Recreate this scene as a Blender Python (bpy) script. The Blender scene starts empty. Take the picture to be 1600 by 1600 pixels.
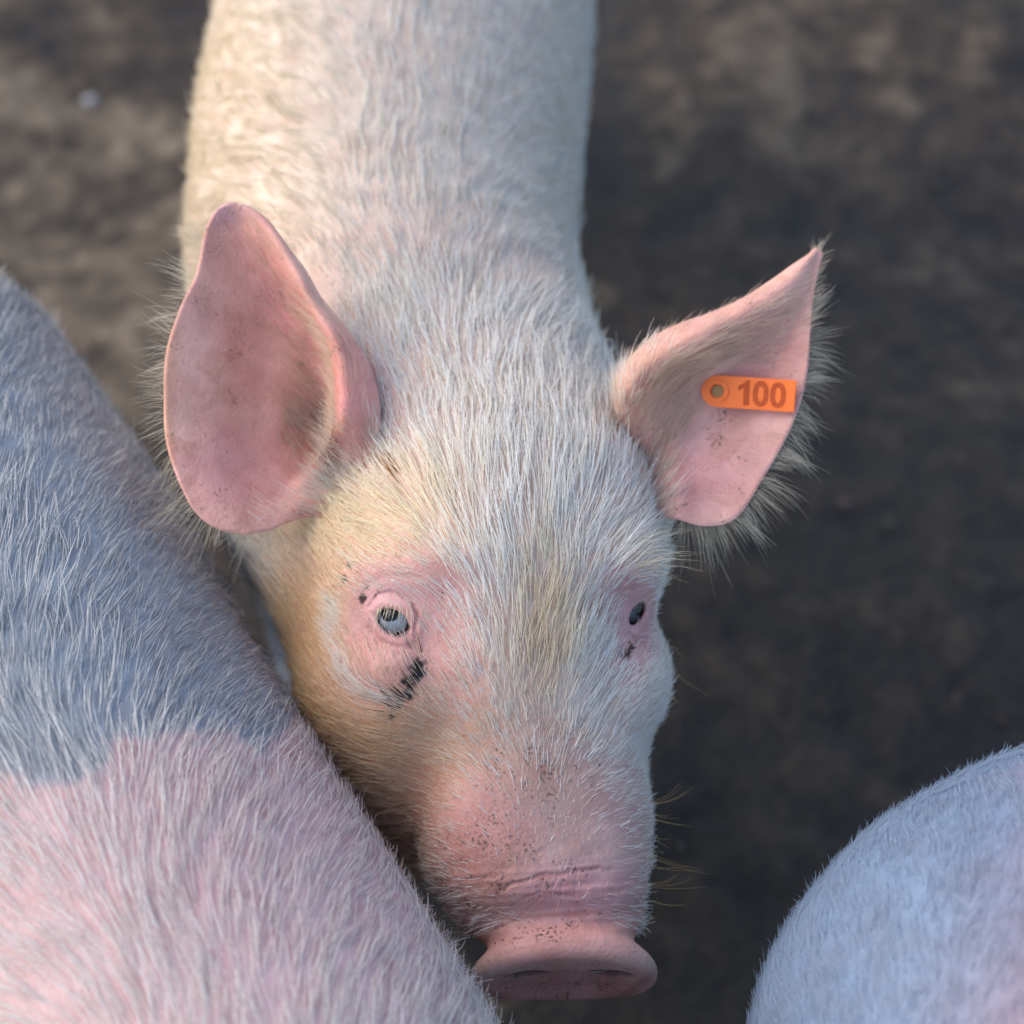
import bpy, bmesh, math, numpy as np
from mathutils import Vector, Matrix, kdtree
R = math.radians
sc = bpy.context.scene
rng = np.random.default_rng(7)

# ------------------------------------------------------------------ camera
D0, S = 1.0, 0.45 / 1600            # focus plane distance, metres per photo pixel on that plane
PITCH = R(50)
T = np.array([0, 0, 0.45])
FW = np.array([0, math.cos(PITCH), -math.sin(PITCH)])
UP = np.array([0, math.sin(PITCH), math.cos(PITCH)])
RT = np.array([1.0, 0, 0])
CAM = T - D0 * FW
cd = bpy.data.cameras.new("camera"); cam = bpy.data.objects.new("camera", cd)
sc.collection.objects.link(cam); sc.camera = cam
cam.location = CAM; cam.rotation_euler = (R(90) - PITCH, 0, 0)
cd.sensor_width = 36; cd.lens = 36 * D0 / 0.45
cd.clip_start = 0.05; cd.clip_end = 500
cd.dof.use_dof = True; cd.dof.focus_distance = 0.975; cd.dof.aperture_fstop = 5.0

# ------------------------------------------------------------------ light
SUN_EL, SUN_AZ = R(38), R(-78)       # azimuth measured from +Y towards +X: light from the left
w = bpy.data.worlds.new("World"); sc.world = w; w.use_nodes = True
nt = w.node_tree; bg = nt.nodes["Background"]
sky = nt.nodes.new("ShaderNodeTexSky"); sky.sky_type = 'NISHITA'; sky.sun_disc = False
sky.air_density = 0.95; sky.dust_density = 1.6; sky.ozone_density = 1.0
sky.sun_elevation = SUN_EL; sky.sun_rotation = SUN_AZ
nt.links.new(sky.outputs[0], bg.inputs[0]); bg.inputs[1].default_value = 0.15
sl = bpy.data.lights.new("sun", 'SUN'); sun = bpy.data.objects.new("sun", sl); sc.collection.objects.link(sun)
sl.energy = .90; sl.angle = R(80); sl.color = (1, 0.88, 0.73)
sd = Vector((math.sin(SUN_AZ) * math.cos(SUN_EL), math.cos(SUN_AZ) * math.cos(SUN_EL), math.sin(SUN_EL)))
sun.rotation_euler = sd.to_track_quat('Z', 'Y').to_euler(); sun.location = (-2, 0, 3)
sc.view_settings.view_transform = 'Standard'; sc.view_settings.look = 'None'
sc.view_settings.exposure = 1.13; sc.view_settings.gamma = 1.0
sc.render.engine = 'CYCLES'
cy = sc.cycles
cy.use_denoising = True
cy.max_bounces = 8; cy.diffuse_bounces = 4; cy.transparent_max_bounces = 8
cy.sample_clamp_indirect = 6

# ------------------------------------------------------------------ helpers
def srgb(r, g, b):
    f = lambda c: c / 12.92 if c <= 0.04045 else ((c + 0.055) / 1.055) ** 2.4
    return np.array([f(r / 255), f(g / 255), f(b / 255)])
def q2w(q):                          # (x, y, z) about the head, px-scaled metres -> world
    q = np.asarray(q, float); d = D0 - q[..., 2]
    return CAM + d[..., None] * FW + (q[..., 0] * d / D0)[..., None] * RT + (q[..., 1] * d / D0)[..., None] * UP
def w2q(p):
    v = p - CAM; d = v @ FW
    return np.stack([(v @ RT) / d * D0, (v @ UP) / d * D0, D0 - d], -1)
def Q(px, py, z=0.0): return np.array([(px - 800) * S, (800 - py) * S, z])
def PW(px, py, z): return q2w(Q(px, py, z))
def topx(q): return q[..., 0] / S + 800, 800 - q[..., 1] / S
def smin(a, b, k):
    h = np.clip(0.5 + 0.5 * (b - a) / k, 0, 1)
    return b + (a - b) * h - k * h * (1 - h)
def smax(a, b, k): return -smin(-a, -b, k)
def sstep(a, b, x):
    t = np.clip((x - a) / (b - a), 0, 1); return t * t * (3 - 2 * t)
def noise3(p, f, seed=0, oct=3):     # cheap smooth pseudo noise from sines, about -1..1
    r = np.random.default_rng(seed); out = np.zeros(p.shape[:-1]); amp = 1; tot = 0
    for o in range(oct):
        for _ in range(5):
            k = r.normal(size=3); k *= f * (1.9 ** o) / np.linalg.norm(k) * r.uniform(.6, 1.5)
            out += amp * np.sin(p @ k + r.uniform(0, 6.28))
        tot += amp * 1.6; amp *= .6
    return out / tot
def mat(name):
    m = bpy.data.materials.new(name); m.use_nodes = True
    return m, m.node_tree, m.node_tree.nodes["Principled BSDF"]
def link(o, parent=None):
    sc.collection.objects.link(o)
    if parent: o.parent = parent
    return o
def tag(o, label=None, cat=None, group=None, kind=None):
    for k, v in (("label", label), ("category", cat), ("group", group), ("kind", kind)):
        if v: o[k] = v
    return o
def mesh_obj(name, v, f, m, parent=None, smooth=True, cols=None, extra=None):
    me = bpy.data.meshes.new(name); v = np.asarray(v, np.float32)
    if isinstance(f, np.ndarray):
        n, k = f.shape
        me.vertices.add(len(v)); me.vertices.foreach_set("co", v.ravel())
        me.loops.add(n * k); me.loops.foreach_set("vertex_index", f.astype(np.int32).ravel())
        me.polygons.add(n); me.polygons.foreach_set("loop_start", np.arange(0, n * k, k, dtype=np.int32))
        me.update(calc_edges=True); me.validate()
    else:
        me.from_pydata(v.tolist(), [], f)
    if smooth: me.polygons.foreach_set("use_smooth", [True] * len(me.polygons))
    if cols is not None:
        a = me.color_attributes.new("col", 'FLOAT_COLOR', 'POINT')
        a.data.foreach_set("color", np.c_[cols, np.ones(len(cols))].astype(np.float32).ravel())
    if extra is not None:
        for k_, arr in extra.items():
            a = me.attributes.new(k_, 'FLOAT', 'POINT'); a.data.foreach_set("value", arr.astype(np.float32))
    me.materials.append(m); me.update()
    return link(bpy.data.objects.new(name, me), parent)

def surface_nets(F, lo, hi, h):
    """Polygonise F<0 in the box, evaluating finely only near the surface."""
    c = 4; lo = np.asarray(lo, float)
    nc = np.ceil((np.asarray(hi) - lo) / (h * c)).astype(int)
    g = [lo[i] + (np.arange(nc[i]) + 0.5) * h * c - h * .5 for i in range(3)]
    P = np.stack(np.meshgrid(*g, indexing='ij'), -1)
    Vc = F(P.reshape(-1, 3)).reshape(nc)
    near = np.abs(Vc) < h * c * 2.2
    V = Vc.repeat(c, 0).repeat(c, 1).repeat(c, 2).astype(np.float32)
    M = near.repeat(c, 0).repeat(c, 1).repeat(c, 2)
    idx = np.argwhere(M)
    V[M] = F(lo + idx * h)
    s = V < 0
    n = np.array(V.shape) - 1
    cnt = sum(s[i:n[0] + i, j:n[1] + j, k:n[2] + k].astype(np.int8) for i in (0, 1) for j in (0, 1) for k in (0, 1))
    act = np.argwhere((cnt > 0) & (cnt < 8))
    ids = np.full(n, -1, np.int64); ids[tuple(act.T)] = np.arange(len(act))
    pos = np.zeros((len(act), 3)); num = np.zeros(len(act))
    cor = [(i, j, k) for i in (0, 1) for j in (0, 1) for k in (0, 1)]
    for a in range(8):
        for b in range(a + 1, 8):
            A, B = np.array(cor[a]), np.array(cor[b])
            if np.abs(A - B).sum() != 1: continue
            va = V[tuple((act + A).T)]; vb = V[tuple((act + B).T)]
            x = (va < 0) != (vb < 0)
            t = np.where(x, va / np.where(x, va - vb, 1), 0)
            pos += np.where(x[:, None], A + t[:, None] * (B - A), 0); num += x
    verts = lo + (act + pos / num[:, None]) * h
    quads = []
    for ax in range(3):
        e = np.zeros(3, int); e[ax] = 1; b1, b2 = [i for i in range(3) if i != ax]
        s0 = s[:-1, :-1, :-1]
        s1 = s[e[0]:s.shape[0] - 1 + e[0], e[1]:s.shape[1] - 1 + e[1], e[2]:s.shape[2] - 1 + e[2]]
        ed = np.argwhere(s0 != s1)
        ed = ed[(ed[:, b1] > 0) & (ed[:, b2] > 0)]
        sg = s0[tuple(ed.T)]
        o1 = np.zeros(3, int); o1[b1] = 1; o2 = np.zeros(3, int); o2[b2] = 1
        q = np.stack([ids[tuple((ed - o1 - o2).T)], ids[tuple((ed - o2).T)], ids[tuple(ed.T)], ids[tuple((ed - o1).T)]], 1)
        flip = sg if ax != 1 else ~sg
        q[~flip] = q[~flip][:, ::-1]
        quads.append(q)
    q = np.concatenate(quads); q = q[(q >= 0).all(1)]
    return verts, q
def grad(F, v, e=6e-4):
    g = np.zeros_like(v)
    for i in range(3):
        d = np.zeros(3); d[i] = e
        g[:, i] = (F(v + d) - F(v - d)) / (2 * e)
    return g
def project(F, v, it=2):
    for _ in range(it):
        g = grad(F, v); st = (F(v) / np.maximum((g * g).sum(1), .2))[:, None] * g
        n = np.linalg.norm(st, axis=1, keepdims=True)
        v = v - st * np.minimum(1, 0.002 / np.maximum(n, 1e-9))
    return v
def normals(F, v):
    g = grad(F, v); return g / np.maximum(np.linalg.norm(g, axis=1, keepdims=True), 1e-9)
def refine(v, q, sel):
    """Split the faces whose centre is selected; returns verts and mixed faces as triangles/quads."""
    bm = bmesh.new(); vs = [bm.verts.new(x) for x in v]
    for f in q:
        try: bm.faces.new([vs[i] for i in f if i >= 0])
        except ValueError: pass
    cen = np.array([f.calc_center_median() for f in bm.faces])
    fl = np.where(sel(cen))[0]; bm.faces.ensure_lookup_table()
    es = {e for i in fl for e in bm.faces[i].edges}
    bmesh.ops.subdivide_edges(bm, edges=list(es), cuts=1, use_grid_fill=True)
    ng = [f for f in bm.faces if len(f.verts) > 4]
    bmesh.ops.triangulate(bm, faces=ng)
    bm.verts.index_update()
    V = np.array([x.co for x in bm.verts]); Qf = [[x.index for x in f.verts] for f in bm.faces]
    bm.free(); Qf = np.array([f if len(f) == 4 else f + [-1] for f in Qf])
    return V, Qf
def tri_of(q):
    a = q[:, :3]; b = q[q[:, 3] >= 0][:, [0, 2, 3]]
    return np.concatenate([a, b])

# ------------------------------------------------------------------ colour painting and hair flow
def paint(px, py, base, spots):
    """spots: (px, py, rx, ry, angle_deg, colour, strength, softness)."""
    c = np.tile(base, (len(px), 1)).astype(float)
    for (sx, sy, rx, ry, an, col, st, so) in spots:
        a = R(an); dx, dy = px - sx, py - sy
        u = (dx * math.cos(a) + dy * math.sin(a)) / rx; v = (-dx * math.sin(a) + dy * math.cos(a)) / ry
        r = np.hypot(u, v); m = (st * (1 - sstep(1 - so, 1 + so, r)))[:, None]
        c = c * (1 - m) + col * m
    return c
def scalar(px, py, base, spots):
    c = np.full(len(px), float(base))
    for (sx, sy, rx, ry, an, val, so) in spots:
        a = R(an); dx, dy = px - sx, py - sy
        u = (dx * math.cos(a) + dy * math.sin(a)) / rx; v = (-dx * math.sin(a) + dy * math.cos(a)) / ry
        m = 1 - sstep(1 - so, 1 + so, np.hypot(u, v)); c = c * (1 - m) + val * m
    return c
def flow(px, py, ctrl, pw=3.0):
    ctrl = np.array(ctrl, float); d = np.hypot(px[:, None] - ctrl[:, 0], py[:, None] - ctrl[:, 1]) + 12
    wt = d ** -pw; v = ctrl[:, 2:4] / np.linalg.norm(ctrl[:, 2:4], axis=1, keepdims=True)
    o = (wt @ v) / wt.sum(1)[:, None]
    return o / np.maximum(np.linalg.norm(o, axis=1, keepdims=True), 1e-6)
def tangent(n, d2):
    a = d2[:, :1] * RT - d2[:, 1:] * UP
    fn = n @ FW; c = -(a * n).sum(1) * fn / (fn * fn + .06)
    t = a + c[:, None] * FW; t -= (t * n).sum(1)[:, None] * n
    return t / np.maximum(np.linalg.norm(t, axis=1, keepdims=True), 1e-6)
def sample(v, tris, weight, count):
    a, b, c = v[tris[:, 0]], v[tris[:, 1]], v[tris[:, 2]]
    ar = np.linalg.norm(np.cross(b - a, c - a), axis=1) * .5
    cen = (a + b + c) / 3; wt = ar * weight(cen, np.cross(b - a, c - a) / np.maximum(2 * ar, 1e-12)[:, None])
    cs = np.cumsum(wt); i = np.searchsorted(cs, rng.random(count) * cs[-1])
    r1, r2 = np.sqrt(rng.random((2, count, 1))[0]), rng.random((count, 1))
    ta, tb, tc = a[i], b[i], c[i]
    return (1 - r1) * ta + r1 * (1 - r2) * tb + r1 * r2 * tc, i
HAIR_N = 0
def strands(root, n, t, L, lift, bend, clump=None, clump_amt=.5, wild=.12, pts=6):
    """Curved strands: leave along t, raised by lift, falling by bend, tips gathered in locks."""
    N = len(root); t = t + rng.normal(size=(N, 3)) * wild
    cur = rng.normal(size=(N, 3)) * .10
    s = np.linspace(0, 1, pts)[None, :, None]
    P = root[:, None] + t[:, None] * L[:, None, None] * s + n[:, None] * (L * lift)[:, None, None] * s \
        - n[:, None] * (L * L * bend)[:, None, None] * s ** 2 + cur[:, None] * L[:, None, None] * s ** 2
    if clump:
        k = max(1, N // clump); ci = rng.choice(N, k, replace=False)
        kd = kdtree.KDTree(k)
        for j, i in enumerate(ci): kd.insert(root[i], j)
        kd.balance()
        near = np.array([ci[kd.find(r)[1]] for r in root])
        amt = (clump_amt * rng.uniform(.4, 1.2, N))[:, None, None] * s ** 1.3
        P = P + (P[near] + (root - root[near])[:, None] * .12 - P) * np.clip(amt, 0, .9)
    return P
def hair_obj(name, P, r0, cols, m, parent):
    N, K, _ = P.shape
    hc = bpy.data.hair_curves.new(name); hc.add_curves([K] * N)
    hc.attributes["position"].data.foreach_set("vector", P.astype(np.float32).ravel()) if "position" in hc.attributes else hc.position_data.foreach_set("vector", P.astype(np.float32).ravel())
    ra = hc.attributes.get("radius") or hc.attributes.new("radius", 'FLOAT', 'POINT')
    prof = np.array([1.0, 1.0, .92, .8, .6, .18]) if K == 6 else np.linspace(1, .15, K)
    ra.data.foreach_set("value", (np.asarray(r0)[:, None] * prof[None]).astype(np.float32).ravel())
    ca = hc.attributes.new("col", 'FLOAT_COLOR', 'POINT')
    cc = np.c_[cols, np.ones(N)][:, None].repeat(K, 1)
    ca.data.foreach_set("color", cc.astype(np.float32).ravel())
    hc.materials.append(m)
    return link(bpy.data.objects.new(name, hc), parent)

# ------------------------------------------------------------------ materials
def skin_material():
    m, t, b = mat("pig skin"); N, L = t.nodes, t.links
    at = N.new("ShaderNodeAttribute"); at.attribute_name = "col"
    dirt = N.new("ShaderNodeAttribute"); dirt.attribute_name = "dirt"
    tc = N.new("ShaderNodeTexCoord")
    n1 = N.new("ShaderNodeTexNoise"); n1.inputs["Scale"].default_value = 60; n1.inputs["Detail"].default_value = 5
    L.new(tc.outputs["Object"], n1.inputs["Vector"])
    hs = N.new("ShaderNodeMix"); hs.data_type = 'RGBA'; hs.blend_type = 'MULTIPLY'
    cr = N.new("ShaderNodeValToRGB"); cr.color_ramp.elements[0].position = .3; cr.color_ramp.elements[0].color = (.78, .66, .64, 1)
    cr.color_ramp.elements[1].position = .65; cr.color_ramp.elements[1].color = (1, 1, 1, 1)
    L.new(n1.outputs[0], cr.inputs[0]); hs.inputs[0].default_value = .8
    L.new(at.outputs["Color"], hs.inputs[6]); L.new(cr.outputs[0], hs.inputs[7])
    # mud specks
    n2 = N.new("ShaderNodeTexNoise"); n2.inputs["Scale"].default_value = 620; n2.inputs["Detail"].default_value = 3
    n3 = N.new("ShaderNodeTexNoise"); n3.inputs["Scale"].default_value = 90; n3.inputs["Detail"].default_value = 2
    for n_ in (n2, n3): L.new(tc.outputs["Object"], n_.inputs["Vector"])
    a1 = N.new("ShaderNodeMath"); a1.operation = 'MULTIPLY_ADD'; L.new(n3.outputs[0], a1.inputs[0]); a1.inputs[1].default_value = .55; L.new(n2.outputs[0], a1.inputs[2])
    a2 = N.new("ShaderNodeMath"); a2.operation = 'MULTIPLY_ADD'; L.new(dirt.outputs["Fac"], a2.inputs[0]); a2.inputs[1].default_value = .16; L.new(a1.outputs[0], a2.inputs[2])
    rp = N.new("ShaderNodeMapRange"); rp.inputs[1].default_value = .97; rp.inputs[2].default_value = 1.12; rp.inputs[4].default_value = .85; L.new(a2.outputs[0], rp.inputs[0])
    mx = N.new("ShaderNodeMix"); mx.data_type = 'RGBA'; L.new(rp.outputs[0], mx.inputs[0]); L.new(hs.outputs[2], mx.inputs[6])
    mx.inputs[7].default_value = (.10, .065, .045, 1)
    L.new(mx.outputs[2], b.inputs["Base Color"])
    b.inputs["Roughness"].default_value = .52; b.inputs["Specular IOR Level"].default_value = .35
    b.inputs["Subsurface Weight"].default_value = .18; b.inputs["Subsurface Radius"].default_value = (1, .5, .35)
    b.inputs["Subsurface Scale"].default_value = .004
    n4 = N.new("ShaderNodeTexNoise"); n4.inputs["Scale"].default_value = 900; n4.inputs["Detail"].default_value = 2
    n5 = N.new("ShaderNodeTexVoronoi"); n5.inputs["Scale"].default_value = 480
    for n_ in (n4, n5): L.new(tc.outputs["Object"], n_.inputs["Vector"])
    ad = N.new("ShaderNodeMath"); ad.operation = 'ADD'; L.new(n4.outputs[0], ad.inputs[0]); L.new(n5.outputs[0], ad.inputs[1])
    bp = N.new("ShaderNodeBump"); bp.inputs["Strength"].default_value = .35; bp.inputs["Distance"].default_value = .0006
    L.new(ad.outputs[0], bp.inputs["Height"]); L.new(bp.outputs[0], b.inputs["Normal"])
    return m
def hair_material():
    m, t, b = mat("pig bristle"); N, L = t.nodes, t.links
    at = N.new("ShaderNodeAttribute"); at.attribute_name = "col"
    L.new(at.outputs["Color"], b.inputs["Base Color"])
    b.inputs["Roughness"].default_value = .45; b.inputs["Specular IOR Level"].default_value = .4
    tr = N.new("ShaderNodeBsdfTranslucent"); L.new(at.outputs["Color"], tr.inputs[0])
    mx = N.new("ShaderNodeMixShader"); mx.inputs[0].default_value = .4
    out = N["Material Output"]
    L.new(b.outputs[0], mx.inputs[1]); L.new(tr.outputs[0], mx.inputs[2]); L.new(mx.outputs[0], out.inputs[0])
    return m
SKIN, HAIR = skin_material(), hair_material()

# ------------------------------------------------------------------ ground
def ground():
    m, t, b = mat("wet muddy concrete"); N, L = t.nodes, t.links
    tc = N.new("ShaderNodeTexCoord")
    def noise(sc_, det, rough=.55):
        n = N.new("ShaderNodeTexNoise"); n.inputs["Scale"].default_value = sc_; n.inputs["Detail"].default_value = det
        n.inputs["Roughness"].default_value = rough; L.new(tc.outputs["Object"], n.inputs["Vector"]); return n
    big, mid, fine = noise(2.3, 4), noise(19, 8, .62), noise(48, 6, .72)
    dry_shade_at = N.new("ShaderNodeAttribute"); dry_shade_at.attribute_name = "dry_shade"
    s1 = N.new("ShaderNodeMath"); s1.operation = 'MULTIPLY_ADD'; L.new(mid.outputs[0], s1.inputs[0]); s1.inputs[1].default_value = 1.5; L.new(dry_shade_at.outputs["Fac"], s1.inputs[2])
    s2 = N.new("ShaderNodeMath"); s2.operation = 'MULTIPLY_ADD'; L.new(big.outputs[0], s2.inputs[0]); s2.inputs[1].default_value = .4; L.new(s1.outputs[0], s2.inputs[2])
    ramp = N.new("ShaderNodeValToRGB"); e = ramp.color_ramp.elements
    e[0].position = .30; e[0].color = (.019, .0155, .014, 1); e[1].position = .88; e[1].color = (.22, .18, .135, 1)
    x = ramp.color_ramp.elements.new(.56); x.color = (.058, .045, .035, 1)
    nm = N.new("ShaderNodeMath"); nm.operation = 'MULTIPLY'; nm.inputs[1].default_value = .8; L.new(s2.outputs[0], nm.inputs[0])
    L.new(nm.outputs[0], ramp.inputs[0])
    mx = N.new("ShaderNodeMix"); mx.data_type = 'RGBA'; mx.blend_type = 'MULTIPLY'; mx.inputs[0].default_value = .9
    r2 = N.new("ShaderNodeValToRGB"); r2.color_ramp.elements[0].position = .3; r2.color_ramp.elements[0].color = (.32, .32, .34, 1)
    r2.color_ramp.elements[1].position = .72; r2.color_ramp.elements[1].color = (1.75, 1.68, 1.55, 1)
    L.new(fine.outputs[0], r2.inputs[0]); L.new(ramp.outputs[0], mx.inputs[6]); L.new(r2.outputs[0], mx.inputs[7])
    L.new(mx.outputs[2], b.inputs["Base Color"])
    rr = N.new("ShaderNodeMapRange"); L.new(s2.outputs[0], rr.inputs[0]); rr.inputs[1].default_value = .4; rr.inputs[2].default_value = .9
    rr.inputs[3].default_value = .42; rr.inputs[4].default_value = .85; L.new(rr.outputs[0], b.inputs["Roughness"]); b.inputs["Specular IOR Level"].default_value = .2
    ad = N.new("ShaderNodeMath"); ad.operation = 'MULTIPLY_ADD'; L.new(fine.outputs[0], ad.inputs[0]); ad.inputs[1].default_value = .25; L.new(mid.outputs[0], ad.inputs[2])
    bp = N.new("ShaderNodeBump"); bp.inputs["Strength"].default_value = .9; bp.inputs["Distance"].default_value = .02
    L.new(ad.outputs[0], bp.inputs["Height"]); L.new(bp.outputs[0], b.inputs["Normal"])
    # fine patch near the pigs, coarse out to the horizon, one sheet
    ax = np.unique(np.r_[np.linspace(-1.6, 1.6, 161), np.linspace(1.6, 8, 14), -np.linspace(1.6, 8, 14), 30, 120, 400, -30, -120, -400])
    X, Y = np.meshgrid(ax, ax, indexing='ij'); v = np.stack([X, Y, 0 * X], -1).reshape(-1, 3)
    fade = np.exp(-(np.hypot(v[:, 0], v[:, 1]) / 3) ** 2)
    v[:, 2] = fade * .012 * noise3(v, 9, 3) - .012 * fade
    q = w2q(v); px, py = topx(q); ok = (q[:, 2] < .9)
    dry_shade = scalar(px, py, -.43, [(80, 260, 330, 330, 0, -.07, .5), (30, 40, 90, 60, 20, -.34, .6), (240, 90, 130, 75, 0, -.24, .6), (230, 300, 60, 50, 0, -.2, .7),
                                (200, 560, 130, 120, 0, -.12, .6), (1300, 170, 280, 190, 10, -.10, .6), (1480, 380, 220, 220, 0, -.28, .7),
                                (1100, 940, 70, 60, 0, -.18, .6), (1200, 430, 320, 120, 0, -.36, .6), (1300, 1000, 400, 350, 0, -.54, .5)])  # drier and wetter patches; the dark lower right is shade painted in
    n = len(ax); i = np.arange(n * n).reshape(n, n)
    f = np.stack([i[:-1, :-1], i[1:, :-1], i[1:, 1:], i[:-1, 1:]], -1).reshape(-1, 4)
    o = mesh_obj("ground", v, f, m, extra={"dry_shade": dry_shade}); tag(o, kind="structure")
    # scattered grit and small stones pressed into the mud: uncountable
    m2, t2, b2 = mat("grit"); at = t2.nodes.new("ShaderNodeAttribute"); at.attribute_name = "col"
    t2.links.new(at.outputs["Color"], b2.inputs["Base Color"]); b2.inputs["Roughness"].default_value = .7
    ico = bmesh.new(); bmesh.ops.create_icosphere(ico, subdivisions=1, radius=1); ico.verts.index_update()
    bv = np.array([x.co for x in ico.verts]); bf = np.array([[x.index for x in f_.verts] for f_ in ico.faces]); ico.free()
    K = 2600; c = np.c_[rng.uniform(-1.1, 1.2, K), rng.uniform(-.5, 1.7, K), np.zeros(K)]
    c[:, 2] = np.exp(-(np.hypot(c[:, 0], c[:, 1]) / 3) ** 2) * (.012 * noise3(c, 9, 3) - .012)
    r = .0014 + .004 * rng.random(K) ** 5; cols = srgb(90, 80, 70)[None] * rng.uniform(.25, .9, (K, 1)) * rng.uniform(.85, 1.15, (K, 3))
    sq = rng.uniform(.5, 1.1, (K, 1, 3)); V = bv[None] * r[:, None, None] * sq * rng.uniform(.8, 1.2, (K, len(bv), 1)) + c[:, None]
    sx = PW(141, 150, 0); 
    F_ = (bf[None] + (np.arange(K) * len(bv))[:, None, None]).reshape(-1, 3)
    tag(mesh_obj("gravel", V.reshape(-1, 3), F_, m2, cols=cols.repeat(len(bv), 0)), "small grit and pebbles scattered over the dark muddy floor", "gravel", kind="stuff")
    def on_ground(px, py):
        d = FW + Q(px, py)[0] * RT + Q(px, py)[1] * UP; k = -CAM[2] / d[2]; return CAM + d * k
    m3, t3, b3 = mat("pale stone"); b3.inputs["Base Color"].default_value = (.30, .30, .32, 1); b3.inputs["Roughness"].default_value = .6
    p = on_ground(141, 152); p[2] -= .004
    tag(mesh_obj("pebble", bv * np.array([.0075, .006, .005]) * rng.uniform(.85, 1.1, (len(bv), 1)) + p, bf, m3), "small pale pebble on the floor left of the standing pig's back", "pebble")
ground()

# ------------------------------------------------------------------ pig fields
def chain(pts, zs=1.0, step=.012):
    """Union of many spheres along a spline through (x, y, z, r)."""
    P = np.array(pts, float); n = len(P); t = np.r_[0, np.cumsum(np.linalg.norm(np.diff(P[:, :3], axis=0), axis=1))]
    m = max(2, int(t[-1] / step)); u = np.linspace(0, t[-1], m * 3)
    C = np.stack([np.interp(u, t, P[:, k]) for k in range(4)], 1)
    w = max(3, int(.02 / (u[1] - u[0])) | 1); ker = np.hanning(w + 2)[1:-1]; ker /= ker.sum()
    Cp = np.pad(C, ((w // 2, w // 2), (0, 0)), mode='edge'); C = np.stack([np.convolve(Cp[:, k], ker, 'valid') for k in range(4)], 1)[::3]
    def F(p):
        out = np.full(len(p), 9.0); 
        for c in C:
            out = np.minimum(out, np.sqrt((p[:, 0] - c[0]) ** 2 + (p[:, 1] - c[1]) ** 2 + ((p[:, 2] - c[2]) / zs) ** 2) - c[3])
        return out
    return F
def leg(x, y, z, r, fore, ang=0.0, hip=0.0):
    ca, sa = math.cos(ang), math.sin(ang)
    b = -1 if fore else 1
    def pt(dy, zz, rr): return (x - sa * dy, y + ca * dy, zz, rr)
    if fore: P = [pt(0, z, r), pt(.0, .20, r * .72), pt(-.01, .13, .026), pt(.0, .05, .021), pt(-.012, .022, .024)]
    else: P = [pt(-.02, z, r * 1.1), pt(-.035, .21, r * .8), pt(.03, .13, .028), pt(.02, .05, .021), pt(.008, .022, .024)]
    return chain(P, step=.008)

def loft(rows, yaw, n_top=2.4, dome=True):
    """rows: (py, xL, xR, z_front, thickness) in photo pixels / metres; cross-sections turned by yaw."""
    A = np.array(rows, float); ys = (800 - A[:, 0]) * S
    order = np.argsort(ys); A, ys = A[order], ys[order]
    yy = np.linspace(ys[0], ys[-1], 160)
    par = np.stack([np.interp(yy, ys, A[:, k]) for k in range(1, 5)], 1)
    ker = np.hanning(15); ker /= ker.sum(); pp = np.pad(par, ((7, 7), (0, 0)), mode='reflect', reflect_type='odd')
    par = np.stack([np.convolve(pp[:, k], ker, 'valid') for k in range(4)], 1)
    th = np.linspace(0, 2 * np.pi, 721)
    cx_, sz_ = np.sign(np.cos(th)) * np.abs(np.cos(th)) ** (2 / n_top), np.sign(np.sin(th)) * np.abs(np.sin(th)) ** (2 / 2.2)
    tab = np.zeros((len(yy), 181)); tg = np.linspace(-np.pi, np.pi, 181); C = np.zeros((len(yy), 2))
    for i in range(len(yy)):
        xL, xR, zf, tt = par[i]; a = (xR - xL) * S / 2; b = tt / 2
        X = a * cx_ * math.cos(yaw) + b * sz_ * math.sin(yaw); Z = -a * cx_ * math.sin(yaw) + b * sz_ * math.cos(yaw)
        X = (X - X.min()) / (X.max() - X.min()) * 2 * a - a; Z = (Z - Z.min()) / (Z.max() - Z.min()) * 2 * b - b
        C[i] = ((xL + xR) / 2 - 800) * S, zf - b
        an = np.arctan2(Z, X); o = np.argsort(an); rr = np.hypot(X, Z)[o]; an = an[o]
        tab[i] = np.interp(tg, np.r_[an - 2 * np.pi, an, an + 2 * np.pi], np.tile(rr, 3))
    y0, y1 = yy[0], yy[-1]
    def F(q):
        t = np.clip((q[:, 1] - y0) / (y1 - y0) * (len(yy) - 1), 0, len(yy) - 1.001); i = t.astype(int); f = t - i
        cx = C[i, 0] * (1 - f) + C[i + 1, 0] * f; cz = C[i, 1] * (1 - f) + C[i + 1, 1] * f
        dx, dz = q[:, 0] - cx, q[:, 2] - cz; r = np.hypot(dx, dz)
        a = (np.arctan2(dz, dx) + np.pi) / (2 * np.pi) * 180; j = np.clip(a.astype(int), 0, 179); g = a - j
        Rr = (tab[i, j] * (1 - g) + tab[i, j + 1] * g) * (1 - f) + (tab[i + 1, j] * (1 - g) + tab[i + 1, j + 1] * g) * f
        d = r - Rr
        cap = np.maximum(y0 - q[:, 1], q[:, 1] - y1)
        return smax(d, cap, .02)
    return F
def bump(q, px, py, z, wx, wy=None, amp=.004, wz=.05):
    """positive amp raises the surface"""
    c = Q(px, py, z); wy = wy or wx
    return -amp * np.exp(-(((q[:, 0] - c[0]) / wx) ** 2 + ((q[:, 1] - c[1]) / wy) ** 2 + ((q[:, 2] - c[2]) / wz) ** 2))

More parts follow.
